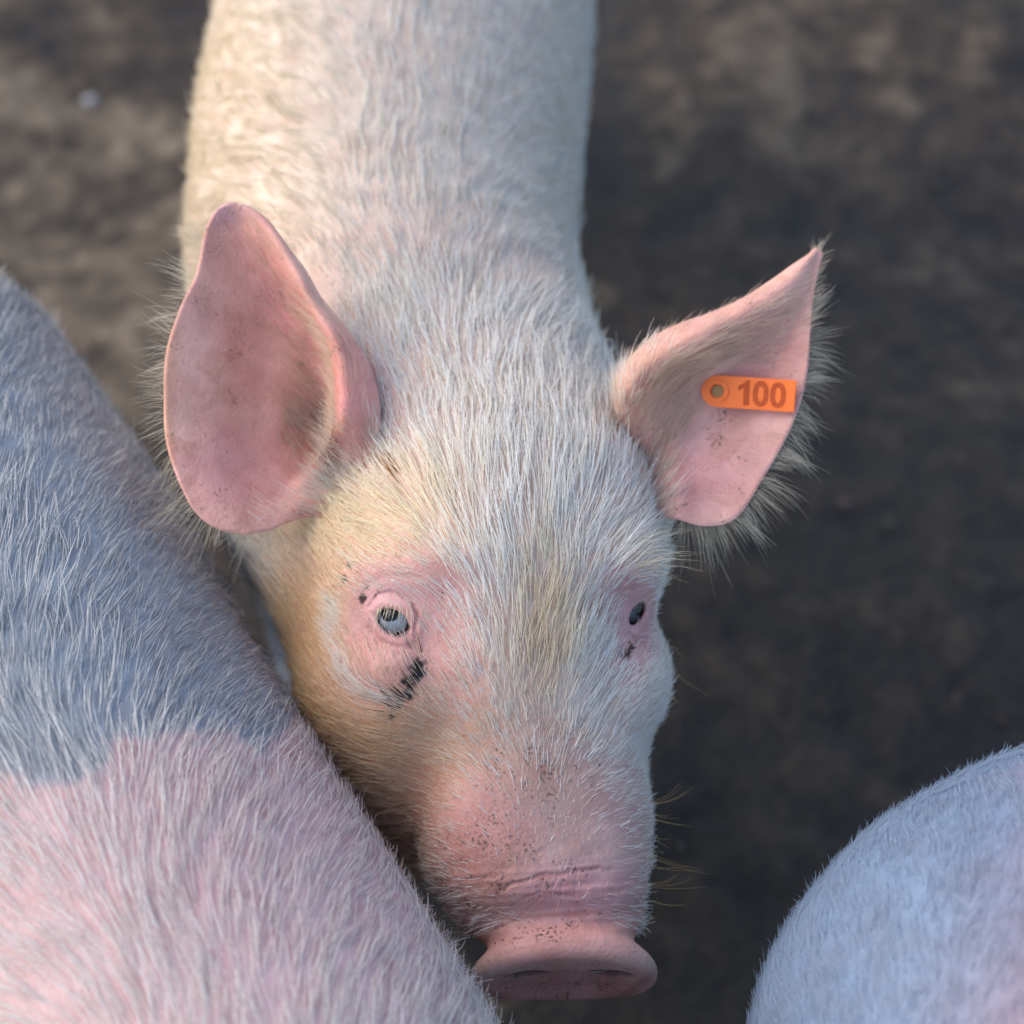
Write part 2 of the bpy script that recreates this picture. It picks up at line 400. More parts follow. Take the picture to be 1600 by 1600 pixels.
cranium = loft([(400, 610, 860, -.100, .09), (480, 595, 890, -.066, .13), (560, 565, 935, -.036, .15), (640, 525, 985, -.010, .165), (720, 494, 1020, .010, .175),
                (800, 478, 1037, .022, .18), (880, 470, 1034, .028, .18), (960, 466, 1028, .030, .175), (1040, 468, 1036, .027, .17), (1120, 476, 1032, .019, .158),
                (1180, 490, 1020, .008, .145), (1240, 525, 1010, -.008, .13), (1300, 585, 985, -.022, .11), (1350, 632, 960, -.035, .09), (1410, 690, 930, -.05, .06)], R(16))
muzzle = loft([(940, 720, 960, .020, .05), (1040, 690, 990, .023, .075), (1120, 670, 1008, .022, .09), (1200, 660, 1014, .020, .096), (1280, 654, 1015, .020, .096),
               (1350, 660, 1013, .023, .09), (1400, 682, 1008, .026, .085), (1430, 706, 1002, .020, .074), (1490, 746, 998, .016, .060)], R(14), 2.3)
# snout disc frame
DC = Q(880, 1512, -.004)
dn = np.array([.06, -.93, .35]); dn /= np.linalg.norm(dn)
dl = np.array([.985, .045, -.17]); dl -= dn * (dl @ dn); dl /= np.linalg.norm(dl)
dm = np.cross(dl, dn); dm = -dm if dm[2] < 0 else dm
def disc(q):
    v = q - DC; l, m, n = v @ dl, v @ dm, v @ dn
    n = n - .0045 * (l / .041) ** 2                  # the ends of the rim droop
    rr = (np.abs(l / .0412) ** 2.12 + np.abs(m / .0300) ** 2.12) ** (1 / 2.12)
    d = (rr - 1) * .033
    t = np.abs(n) - .0054
    a, b = np.maximum(d + .0049, 0), np.maximum(t + .0049, 0)
    f = np.hypot(a, b) + np.minimum(np.maximum(d + .0049, t + .0049), 0) - .0049
    f = f + .0022 * np.exp(-(rr / .75) ** 4) * (n > 0)          # dished face
    return f
NOS = [(-.0180, .0065), (.0200, .0075)]
def nostril(q):
    v = q - DC; l, m, n = v @ dl, v @ dm, v @ dn; o = np.full(len(q), 9.)
    for (a, b) in NOS:
        k = np.sqrt(((l - a) / .0085) ** 2 + ((m - b) / .0042) ** 2 + ((n - .0060) / .0075) ** 2)
        o = np.minimum(o, (k - 1) * .0065)
    return o
def seg2(px, py, pts):
    d = np.full(len(px), 1e9)
    for (x0, y0), (x1, y1) in zip(pts[:-1], pts[1:]):
        vx, vy = x1 - x0, y1 - y0; t = np.clip(((px - x0) * vx + (py - y0) * vy) / (vx * vx + vy * vy), 0, 1)
        d = np.minimum(d, np.hypot(px - x0 - t * vx, py - y0 - t * vy))
    return d
CREASE = [([(780, 1392), (800, 1380), (840, 1372), (880, 1366), (920, 1356), (938, 1353)], 4.5, .0016),
          ([(800, 1415), (830, 1402), (848, 1396), (900, 1399), (940, 1396), (965, 1392)], 4, .0009),
          ([(760, 1458), (785, 1444), (812, 1436), (828, 1424), (850, 1404)], 4, .0010),
          ([(845, 1352), (825, 1340), (850, 1332)], 4, .0006),
          ([(850, 1372), (850, 1400)], 3, .0005), ([(870, 1372), (868, 1402)], 3, .0005), ([(883, 1368), (882, 1410)], 3, .0006),
          ([(903, 1366), (905, 1412)], 3, .0005), ([(920, 1364), (921, 1394)], 3, .0004),
          ([(870, 1335), (882, 1352)], 3, .0005), ([(935, 1350), (945, 1380)], 4, .0006),
          ([(735, 1400), (762, 1372), (790, 1360)], 9, .0010),
          # lids and folds round the near eye
          ([(575, 948), (592, 930), (612, 926), (635, 938), (646, 958), (652, 985), (664, 1015)], 4.5, .0013),
          ([(575, 985), (590, 1002), (612, 1010), (640, 1012)], 7, .0006),
          ([(535, 950), (526, 1000), (538, 1050), (565, 1085), (610, 1100)], 10, .0016),
          ([(575, 915), (605, 900), (650, 905)], 8, .0012),
          ([(975, 940), (985, 925), (1002, 918)], 5, .0012), ([(978, 985), (990, 1000), (1010, 1000)], 6, .0010),
          ([(640, 760), (700, 830)], 12, .0006)]
EYES = [dict(px=614, py=968, r=.0118, op=[(615, 973, 28, 19, 34), (640, 1000, 22, 7, 56)]),
        dict(px=994, py=958, r=.0110, op=[(995, 958, 9, 20, 28)])]
def head_base(q):
    f = smin(cranium(q), muzzle(q), .012)
    z = q[:, 2]
    f = f + bump(q, 650, 878, .0, .028, .012, .0065) + bump(q, 992, 880, .0, .016, .013, .0075) + bump(q, 545, 925, -.03, .012, .018, .004)       # brows
    f = f + bump(q, 628, 972, .0, .019, .014, -.0075) + bump(q, 985, 965, -.01, .013, .015, -.0075) + bump(q, 665, 1030, .01, .010, .014, -.0045) + bump(q, 600, 1045, -.01, .014, .009, .0035)   # sockets
    f = f + bump(q, 700, 1040, .02, .012, .034, -.005) + bump(q, 945, 1030, .02, .010, .03, -.004) + bump(q, 660, 1170, .0, .012, .016, -.004)
    f = f + bump(q, 550, 1090, -.03, .024, .020, .006) + bump(q, 1018, 1065, -.02, .012, .018, .006) + bump(q, 1020, 1170, -.03, .016, .016, -.005)   # cheek pouches
    f = f + bump(q, 500, 650, -.040, .018, .030, -.038, .035)
    f = f + bump(q, 720, 1290, .0, .016, .03, .002) + bump(q, 985, 1290, .0, .014, .03, .002) + bump(q, 860, 1290, .02, .02, .03, -.0015)
    f = f + bump(q, 800, 1150, .03, .03, .02, -.002) + bump(q, 860, 1430, .02, .03, .012, -.0025)
    return f
def first_z(F, px, py, z0=.08, z1=-.2):
    zz = np.linspace(z0, z1, 600); v = F(np.stack([np.full(600, Q(px, py)[0]), np.full(600, Q(px, py)[1]), zz], 1))
    i = np.argmax(v < 0); return zz[i] if v[i] < 0 else None
for e in EYES:
    z = first_z(head_base, e['px'], e['py']); p = np.array([Q(e['px'], e['py'], z)])
    g = normals(head_base, p)[0]; 
    g = g + np.array([0, 0, .35]); g /= np.linalg.norm(g)
    e['n'] = g; e['c'] = p[0] - g * (e['r'] - .0030)
def head_field(q, fine=True):
    f = head_base(q)
    px, py = topx(q)
    for e in EYES:
        f = smin(f, np.linalg.norm(q - e['c'], axis=1) - (e['r'] + .0004), .010)
    f = smin(f, disc(q), .017)
    f = smax(f, -nostril(q), .003)
    if fine:
        q2 = np.stack([px, py, px * 0], 1)
        pxw = px + 4 * noise3(q2, .05, 61, 2); pyw = py + 3 * noise3(q2, .05, 62, 2); mod = .75 + .7 * noise3(q2, .03, 63, 2)
        f = f + .0004 * noise3(q2, .07, 64, 3) * sstep(1280, 1340, py) * sstep(1470, 1440, py) + .0005 * noise3(q2 * np.array([.3, 1, 1]), .12, 65, 3) * sstep(1330, 1370, py) * sstep(1470, 1440, py)
        for ci_, (pts, wd, dp) in enumerate(CREASE):
            dp = dp * (.75 if ci_ == 0 else .5 if ci_ < 12 else .8); d = seg2(pxw, pyw, pts); f = f + dp * .95 * mod * np.exp(-(d / (wd * .75)) ** 2) * (q[:, 2] > -.04)
    for e in EYES:
        o = np.full(len(q), 9.)
        ow = np.full(len(q), 9.)
        for ei, (ex, ey, rx, ry, an) in enumerate(e['op']):
            a = R(an); dx, dy = (px - ex), (py - ey)
            u = (dx * math.cos(a) + dy * math.sin(a)); v = (-dx * math.sin(a) + dy * math.cos(a))
            k = np.sqrt((u / rx) ** 2 + (v / ry) ** 2); ko = (k - 1) * min(rx, ry) * S
            if ei: ow = ko
            else: o = ko
        f = f - .0007 * np.exp(-((o - .0022) / .0017) ** 2) * (q[:, 2] > e['c'][2])
        o = np.maximum(o, e['c'][2] - q[:, 2])
        f0 = f; f = smax(f, -o, .0014)
        f = np.where(q[:, 2] > e['c'][2], np.minimum(np.maximum(f, smin(f0 + .0016, -ow, .001)), f + .0016), f)
    return f

# ------------------------------------------------------------------ generic pig build
def build_pig(name, F, lo, hi, h, refines, colour_fn, dirt_fn, label, extra_parts=None):
    v, q = surface_nets(F, lo, hi, h)
    v = project(F, v, 2)
    for sel in refines:
        v, q = refine(v, q, sel); v = project(F, v, 2)
    tris = tri_of(q)
    n = normals(F, v)
    cols = colour_fn(v, n); dirt = dirt_fn(v)
    root = link(bpy.data.objects.new(name, None)); root.empty_display_size = .1
    tag(root, label, "pig")
    return root, v, tris, n, cols, dirt

def hair_on(F, v, tris, parent, count, wfn, dirfn, Lfn, colfn, lift=.28, bend=9, clump=9, clump_amt=.55, wild=.10, r=.00016, name="hair"):
    roots, _ = sample(v, tris, wfn, count)
    n = normals(F, roots); q = w2q(roots); px, py = topx(q)
    d2 = dirfn(px, py, q); t = tangent(n, d2)
    L = Lfn(px, py, q) * rng.uniform(.6, 1.25, count)
    # wander of the coat in tufts
    wv = np.stack([noise3(roots, 130, 11 + k, 2) for k in range(3)], 1) * .15
    t = t + wv - (wv * n).sum(1)[:, None] * n; t /= np.linalg.norm(t, axis=1, keepdims=True)
    P = strands(roots - n * .0004, n, t, L, lift, bend, clump, clump_amt, wild)
    return hair_obj(name, P, r * rng.uniform(.7, 1.3, count), colfn(px, py, q, L), HAIR, parent), roots

def facing(cen, nn):
    v = CAM - cen; v /= np.linalg.norm(v, axis=1, keepdims=True); return (nn * v).sum(1)

# ================================================================== the pig looking up
bodyA = chain([(-.060, .84, .345, .075), (-.060, .78, .36, .100), (-.060, .66, .365, .110), (-.062, .50, .365, .111), (-.070, .34, .368, .108), (-.071, .25, .370, .103),
               (-.058, .17, .372, .098), (-.048, .10, .368, .096), (-.030, .05, .36, .084)], 1.08)
legsA = [leg(-.125, .22, .30, .050, True), leg(.0, .20, .30, .050, True), leg(-.125, .74, .30, .060, False), leg(.0, .76, .30, .060, False)]
tailA = chain([(-.06, .90, .40, .014), (-.055, .935, .40, .011), (-.04, .95, .385, .009), (-.045, .955, .36, .008), (-.06, .95, .35, .006)], step=.004)
def F_A(p, fine=True):
    f = bodyA(p)
    far = p[:, 2] < .36
    if far.any():
        pl = p[far]; fl = f[far]
        for l in legsA: fl = smin(fl, l(pl), .03)
        f = f.copy(); f[far] = fl
    tm = p[:, 1] > .8
    if tm.any(): f[tm] = smin(f[tm], tailA(p[tm]), .012)
    hm = p[:, 1] < .24
    if hm.any():
        q = w2q(p[hm]); hf = head_field(q, fine)
        k = (q - Q(478, 640, -.030)) / np.array([.019, .044, .046]); hollow = (np.sqrt((k * k).sum(1)) - 1) * .019
        f[hm] = smax(smin(f[hm], hf, .022), -hollow, .010)
    return f
def in_head(c):
    q = w2q(c); px, py = topx(q); return (c[:, 1] < .10) & (py > 560) & (q[:, 2] > -.09)
def in_fine(c):
    q = w2q(c); px, py = topx(q)
    return (q[:, 2] > -.06) & (((py > 1190) & (py < 1640)) | (np.hypot(px - 618, py - 975) < 105) | (np.hypot(px - 995, py - 958) < 70))
def in_eye(c):
    q = w2q(c); px, py = topx(q)
    return (q[:, 2] > -.05) & ((np.hypot(px - 620, py - 975) < 62) | (np.hypot(px - 994, py - 958) < 40) | (seg2(px, py, [(770, 1400), (945, 1370)]) < 45))

PINK = srgb(206, 146, 138); PALE = srgb(208, 182, 166); DEEP = srgb(198, 148, 140)
MUD = srgb(120, 92, 70); BLACK = srgb(38, 32, 30)
def col_A(v, n):
    q = w2q(v); px, py = topx(q)
    c = paint(px, py, PALE, [
        (600, 1120, 180, 260, -20, srgb(205, 158, 118), .8, .5), (640, 905, 110, 55, 10, DEEP, .75, .6), (612, 970, 75, 70, 0, srgb(206, 156, 154), .9, .5),
        (590, 1040, 75, 65, 20, DEEP, .7, .4), (700, 1000, 50, 110, -10, srgb(208, 158, 150), .8, .6), (985, 900, 60, 45, 0, DEEP, .7, .6), (985, 985, 45, 85, 0, srgb(198, 148, 148), .8, .6),
        (840, 1330, 190, 160, 0, srgb(204, 164, 152), .85, .4), (740, 1300, 80, 80, 20, srgb(214, 154, 144), .7, .7), (760, 1360, 70, 60, 0, srgb(176, 122, 104), .5, .8),
        (900, 1400, 90, 50, 0, srgb(206, 146, 150), .6, .7), (880, 1470, 150, 40, -3, srgb(232, 172, 158), .85, .5), (880, 1548, 150, 30, -3, srgb(222, 164, 156), .85, .5),
        (850, 1200, 90, 60, 0, srgb(186, 144, 124), .6, .8), (560, 640, 60, 90, 0, srgb(214, 140, 132), .7, .6), (985, 640, 60, 90, 0, srgb(214, 140, 132), .7, .6)])
    bk = sstep(.10, .2, v[:, 1])[:, None] * .8; c = c * (1 - bk) + srgb(208, 192, 172) * bk
    nk = ((1 - sstep(-.115, -.08, q[:, 2])) * (px < 476) * (py > 780))[:, None]; c = c * (1 - nk) + srgb(128, 138, 152) * nk  # shade in the gap below the ear, put into the skin colour
    # stains by the eyes
    s = (noise3(v, 800, 5, 3)) * 8
    tear = np.minimum(seg2(px, py, [(656, 1034), (650, 1058), (636, 1086)]) - 6.5, seg2(px, py, [(634, 1084), (606, 1120)]) - 1) + s
    c = c * (1 - (1 - sstep(-4, 8, tear))[:, None]) + BLACK * (1 - sstep(-4, 8, tear))[:, None]
    tear2 = seg2(px, py, [(985, 1012), (975, 1030)]) - 3 + s * .7
    m = (1 - sstep(-2, 5, tear2))[:, None]; c = c * (1 - m) + srgb(60, 32, 28) * m
    for (sx, sy, rr) in ((569, 932, 9), (587, 931, 5), (543, 883, 5), (538, 905, 3)):
        m = (1 - sstep(-2, 4, np.hypot((px - sx) * 1.3, py - sy) - rr + s * .6))[:, None]; c = c * (1 - m) + srgb(62, 42, 40) * m
    for e in EYES:                                             # dark wet lid margin
        k = np.linalg.norm(q - e['c'], axis=1) / (e['r']); m = (1 - sstep(1.0, 1.07, k))[:, None] * .7; c = c * (1 - m) + srgb(110, 62, 62) * m
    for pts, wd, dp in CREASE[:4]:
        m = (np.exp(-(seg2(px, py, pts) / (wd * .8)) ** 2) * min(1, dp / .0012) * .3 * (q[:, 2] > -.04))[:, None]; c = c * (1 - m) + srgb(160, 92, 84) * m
    k = nostril(q); m = (1 - sstep(-.0005, .003, k))[:, None] * .7; c = c * (1 - m) + srgb(78, 50, 42) * m
    m = (1 - sstep(.0, .0035, np.abs(seg2(px, py, [(740, 1545), (800, 1568), (880, 1574), (975, 1556), (1010, 1530)])) * S))[:, None] * .4
    c = c * (1 - m) + srgb(110, 62, 54) * m
    hoof = (v[:, 2] < .035)[:, None]; c = np.where(hoof, srgb(70, 60, 52), c)
    return c
def dirt_A(v):
    q = w2q(v); px, py = topx(q)
    return scalar(px, py, .12, [(850, 1200, 120, 60, 0, .85, .7), (760, 1340, 120, 90, -20, .85, .7), (800, 1440, 70, 30, 0, .9, .6), (840, 1460, 80, 16, -6, 1.0, .6),
                                (880, 1545, 140, 40, 0, .7, .5), (900, 1400, 60, 30, 0, .2, .6), (700, 1050, 60, 60, 0, .4, .8), (400, 560, 90, 160, 0, .5, .8), (1120, 670, 40, 40, 0, .5, .6)])
pigA, vA, tA, nA, cA, dA = build_pig("pig", F_A, (-.24, -.32, -.03), (.20, .99, .60), .0026, [in_head, in_fine, in_eye], col_A, dirt_A,
    "cream pig facing the camera, pink upright ears and pale eyes, head raised between two others")

# ---- ears: curved shells with rounded rims, joined to the body mesh
EAR_L = [[(338, 326, -30), (348, 320, -29), (358, 317, -28), (368, 317, -28), (380, 319, -29), (392, 326, -31)],
 [(320, 362, -28), (345, 358, -33), (372, 354, -35), (396, 350, -31), (416, 348, -27), (428, 357, -32)],
 [(308, 425, -24), (345, 425, -32), (392, 418, -38), (430, 412, -34), (455, 410, -24), (472, 416, -32)],
 [(284, 475, -21), (335, 480, -31), (400, 475, -42), (455, 468, -39), (482, 465, -20), (508, 472, -31)],
 [(263, 535, -18), (330, 545, -30), (410, 545, -46), (500, 535, -42), (520, 528, -15), (550, 526, -30)],
 [(256, 600, -16), (325, 605, -28), (410, 610, -46), (517, 600, -47), (534, 590, -10), (580, 580, -28)],
 [(257, 665, -15), (325, 670, -25), (405, 675, -43), (516, 670, -50), (533, 655, -8), (594, 640, -22)],
 [(268, 722, -14), (330, 730, -21), (400, 735, -35), (492, 726, -46), (520, 705, -20), (590, 690, -18)],
 [(298, 790, -13), (345, 790, -17), (395, 785, -26), (450, 770, -36), (495, 755, -34), (560, 750, -25)],
 [(335, 824, -13), (370, 815, -16), (405, 810, -22), (445, 800, -28), (485, 785, -33), (540, 790, -36)],
 [(385, 834, -14), (400, 832, -17), (420, 830, -21), (448, 818, -26), (485, 808, -33), (530, 815, -40)]]
EAR_R = [[(925, 690, -60), (940, 700, -58), (960, 720, -60), (970, 740, -60), (975, 770, -60), (985, 800, -55)],
 [(956, 645, -42), (972, 650, -30), (1000, 680, -36), (1012, 725, -42), (1018, 770, -38), (1026, 808, -34)],
 [(962, 596, -29), (988, 604, -12), (1030, 640, -34), (1042, 700, -38), (1052, 760, -30), (1060, 812, -24)],
 [(985, 557, -32), (1020, 568, -10), (1064, 605, -34), (1080, 680, -39), (1092, 750, -31), (1105, 822, -23)],
 [(1030, 524, -35), (1066, 540, -12), (1106, 575, -32), (1124, 650, -39), (1138, 725, -31), (1152, 808, -23)],
 [(1085, 500, -38), (1116, 514, -16), (1150, 548, -33), (1168, 610, -38), (1182, 680, -31), (1196, 742, -24)],
 [(1140, 478, -40), (1160, 491, -23), (1187, 520, -33), (1207, 565, -37), (1224, 620, -32), (1238, 666, -26)],
 [(1188, 453, -42), (1205, 464, -29), (1224, 488, -35), (1237, 520, -37), (1249, 560, -33), (1260, 592, -29)],
 [(1225, 428, -43), (1237, 437, -34), (1247, 455, -37), (1254, 475, -38), (1261, 500, -36), (1267, 520, -34)],
 [(1255, 404, -45), (1260, 409, -39), (1264, 418, -40), (1267, 428, -41), (1270, 440, -40), (1273, 452, -39)],
 [(1276, 388, -46), (1278, 388, -44), (1280, 389, -44), (1282, 390, -44), (1284, 392, -44), (1286, 396, -45)]]
def crom(A, t):
    """Catmull-Rom along axis 0 at parameters t (0..n-1)."""
    n = len(A); Ap = np.concatenate([[2 * A[0] - A[1]], A, [2 * A[-1] - A[-2]]]); i = np.clip(t.astype(int), 0, n - 2); f = (t - i).reshape(-1, *([1] * (A.ndim - 1)))
    a, b, c, d = Ap[i], Ap[i + 1], Ap[i + 2], Ap[i + 3]
    return .5 * (2 * b + (c - a) * f + (2 * a - 5 * b + 4 * c - d) * f ** 2 + (3 * b - a - 3 * c + d) * f ** 3)
def ear(ctrl, nu=110, nv=130, thick=.0042, open_base=None):
    A = np.array([[Q(p[0], p[1], p[2] / 1000) for p in r] for r in ctrl])
    cosu = (1 - np.cos(np.linspace(0, np.pi, nu))) / 2; u = (.35 * cosu + .65 * np.linspace(0, 1, nu)); 
    vv = np.linspace(0, 1, nv); vv = .35 * (1 - np.cos(vv * np.pi)) / 2 + .65 * vv
    G = crom(A, vv * (len(A) - 1)); G = crom(G.transpose(1, 0, 2), u * (A.shape[1] - 1)).transpose(1, 0, 2)
    W = q2w(G); W[..., :] += 0
    du = np.gradient(W, axis=1); dv = np.gradient(W, axis=0); n = np.cross(du, dv); n /= np.maximum(np.linalg.norm(n, axis=-1, keepdims=True), 1e-12)
    n *= np.sign(np.sum(n * (CAM - W), -1).mean())
    # smooth normals
    for _ in range(4):
        m = np.pad(n, ((1, 1), (1, 1), (0, 0)), mode='edge'); n = (m[1:-1, 1:-1] * 2 + m[:-2, 1:-1] + m[2:, 1:-1] + m[1:-1, :-2] + m[1:-1, 2:]) / 6
        n /= np.maximum(np.linalg.norm(n, axis=-1, keepdims=True), 1e-12)
    # distance to the rim
    su = np.r_[[np.zeros(nv)], np.cumsum(np.linalg.norm(np.diff(W, axis=1), axis=2), 1).T].T
    dist = np.minimum(su, su[:, -1:] - su); sv = np.concatenate([np.zeros((1, nu)), np.cumsum(np.linalg.norm(np.diff(W, axis=0), axis=2), 0)])
    dist = np.minimum(dist, np.minimum(sv, sv[-1:] - sv))
    rr = .0016; wgt = np.sqrt(np.clip(1 - (1 - np.clip(dist / rr, 0, 1)) ** 2, 0, 1))
    wob = noise3(W.reshape(-1, 3), 110, 21, 3).reshape(nv, nu, 1) * .0007
    half = thick / 2 * (.55 + .45 * np.clip(dist / .02, 0, 1)[..., None])
    Fv = W + n * (half * wgt[..., None] + wob); Bv = W - n * (half * wgt[..., None] - wob)
    V = np.concatenate([Fv.reshape(-1, 3), Bv.reshape(-1, 3)])
    i = np.arange(nu * nv).reshape(nv, nu)
    f = np.stack([i[:-1, :-1], i[:-1, 1:], i[1:, 1:], i[1:, :-1]], -1).reshape(-1, 4)
    tw = np.cross(V[f[:, 1]] - V[f[:, 0]], V[f[:, 2]] - V[f[:, 0]])
    if (tw * (CAM - V[f[:, 0]])).sum() < 0: f = f[:, ::-1]
    fb = f[:, ::-1] + nu * nv
    edge = np.r_[i[0, :], i[1:, -1], i[-1, -2::-1], i[-2:0:-1, 0]]
    e2 = np.roll(edge, -1); fs = np.stack([edge, e2, e2 + nu * nv, edge + nu * nv], 1)
    return dict(V=V, F=np.concatenate([f, fb, fs]), W=W, n=n, f=f, nfront=nu * nv, edge=edge)
earL, earR = ear(EAR_L), ear(EAR_R)
def ear_cols(E, side):
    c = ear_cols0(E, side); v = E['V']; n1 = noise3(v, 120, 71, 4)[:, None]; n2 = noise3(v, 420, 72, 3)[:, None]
    vein = np.exp(-(noise3(v, 75, 73, 2) / .05) ** 2)[:, None] * .10
    c = c * (1 + .07 * n1 + .04 * n2); c = c * (1 - vein) + srgb(190, 104, 104) * vein
    m = sstep(.45, .8, n1 * .8 + n2 * .4) * .35; c = c * (1 - m) + srgb(176, 122, 92) * m
    return c
def ear_cols0(E, side):
    q = w2q(E['V']); px, py = topx(q)
    if side == 'L':
        return paint(px, py, srgb(226, 174, 156), [(420, 560, 60, 170, -25, srgb(212, 148, 128), .7, .8), (450, 480, 30, 130, -30, srgb(214, 128, 126), .6, .7),
            (350, 330, 30, 20, 0, srgb(206, 160, 164), .7, .7), (380, 740, 90, 60, 0, srgb(222, 154, 150), .6, .8), (545, 600, 50, 90, 0, srgb(212, 132, 128), .7, .7),
            (430, 330, 25, 70, -40, srgb(200, 116, 116), .5, .7), (260, 620, 14, 150, 2, srgb(222, 166, 132), .7, .7), (485, 680, 34, 60, -20, srgb(150, 84, 74), .8, .7), (508, 680, 20, 66, -6, srgb(84, 48, 40), .85, .6)])  # the last two spots paint the deep shade at the ear base
    return paint(px, py, srgb(220, 170, 156), [(1200, 560, 60, 60, 0, srgb(216, 150, 136), .6, .8), (1080, 540, 100, 26, -25, srgb(216, 154, 138), .7, .8), (1000, 640, 40, 60, 0, srgb(218, 158, 142), .7, .8),
        (1100, 740, 80, 60, 0, srgb(208, 150, 152), .6, .8)])
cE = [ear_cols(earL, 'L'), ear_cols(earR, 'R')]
# body mesh = skin + both ears
off = len(vA); V = [vA]; C_ = [cA]; Dd = [dA]
quad_faces = [tA]
for E, c in zip((earL, earR), cE):
    f = E['F']; quad_faces.append(np.concatenate([f[:, [0, 1, 2]], f[:, [0, 2, 3]]]) + off); off += len(E['V'])
    V.append(E['V']); C_.append(c); q = w2q(E['V']); px, py = topx(q)
    Dd.append(scalar(px, py, .22, [(430, 560, 60, 130, -20, .35, .8), (500, 420, 60, 60, 0, .2, .8), (1115, 670, 26, 26, 0, .7, .7), (350, 800, 60, 30, 0, .35, .8)]))
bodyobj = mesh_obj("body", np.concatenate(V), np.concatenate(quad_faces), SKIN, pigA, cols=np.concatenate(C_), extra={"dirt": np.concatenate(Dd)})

# ---- eyes
def eye_material():
    m, t, b = mat("wet eye"); at = t.nodes.new("ShaderNodeAttribute"); at.attribute_name = "col"
    t.links.new(at.outputs["Color"], b.inputs["Base Color"]); b.inputs["Roughness"].default_value = .12
    b.inputs["Specular IOR Level"].default_value = .25; b.inputs["Coat Weight"].default_value = .4; b.inputs["Coat Roughness"].default_value = .02; b.inputs["Coat IOR"].default_value = 1.38
    return m
EYE = eye_material()
def eyeball(e, gaze, iris_a, dark=False):
    bm = bmesh.new(); bmesh.ops.create_uvsphere(bm, u_segments=160, v_segments=120, radius=1); bm.verts.index_update()
    v = np.array([x.co for x in bm.verts]); f = [[x.index for x in q.verts] for q in bm.faces]; bm.free()
    g = gaze / np.linalg.norm(gaze)
    a = np.degrees(np.arccos(np.clip(v @ g, -1, 1)))
    ax = np.cross([0, 1, 0], g); ax /= np.linalg.norm(ax); ay = np.cross(g, ax)
    x_, y_ = v @ ax, v @ ay; th = np.arctan2(y_, x_)
    col = np.tile(srgb(176, 168, 176), (len(v), 1)).astype(float)
    fib = .5 + .5 * np.sin(th * 34 + 3 * np.sin(th * 7)) * np.sin(th * 57 + 1)
    ir = srgb(138, 144, 148)[None] * (.8 + .5 * fib[:, None]) * (1.1 - .35 * sstep(10, iris_a, a))[:, None]
    if dark: ir = ir * .30
    m = (1 - sstep(iris_a - 1, iris_a + 2, a + 2.5 * np.sin(th * 9)))[:, None]; lim = (1 - sstep(iris_a + 8, iris_a + 12, a + 1.5 * np.sin(th * 5)))[:, None]
    col = col * (1 - lim) + srgb(34, 24, 28) * lim; col = col * (1 - m) + ir * m
    ring = (1 - sstep(10, 19, np.sqrt((np.degrees(x_) / 1.35) ** 2 + np.degrees(y_) ** 2)))[:, None] * .6; front = (v @ g > 0)[:, None]
    col = np.where(front, col * (1 - ring) + srgb(64, 84, 112) * ring, col)
    pu = (1 - sstep(9.5, 12.5, np.sqrt((np.degrees(x_) / 1.9) ** 2 + (np.degrees(y_) / 1.35) ** 2)))[:, None]  # pupil, widened so its black also stands for the lash shadow
    col = np.where(front, col * (1 - pu) + .006 * pu, col)
    rad = e['r'] * (1 + .05 * np.exp(-(a / 24) ** 2))
    return mesh_obj("eyeball", q2w(e['c'] + v * rad[:, None]), f, EYE, pigA, cols=col)
def to_q_dir(e, px, py):          # direction in the eye towards where (px, py) meets its surface
    dx, dy = (Q(px, py) - e['c'])[:2]; dz = math.sqrt(max(e['r'] ** 2 - dx * dx - dy * dy, 1e-8)); return np.array([dx, dy, dz])
eyeball(EYES[0], to_q_dir(EYES[0], 609, 960), 44)
eyeball(EYES[1], to_q_dir(EYES[1], 1001, 952), 36, True)

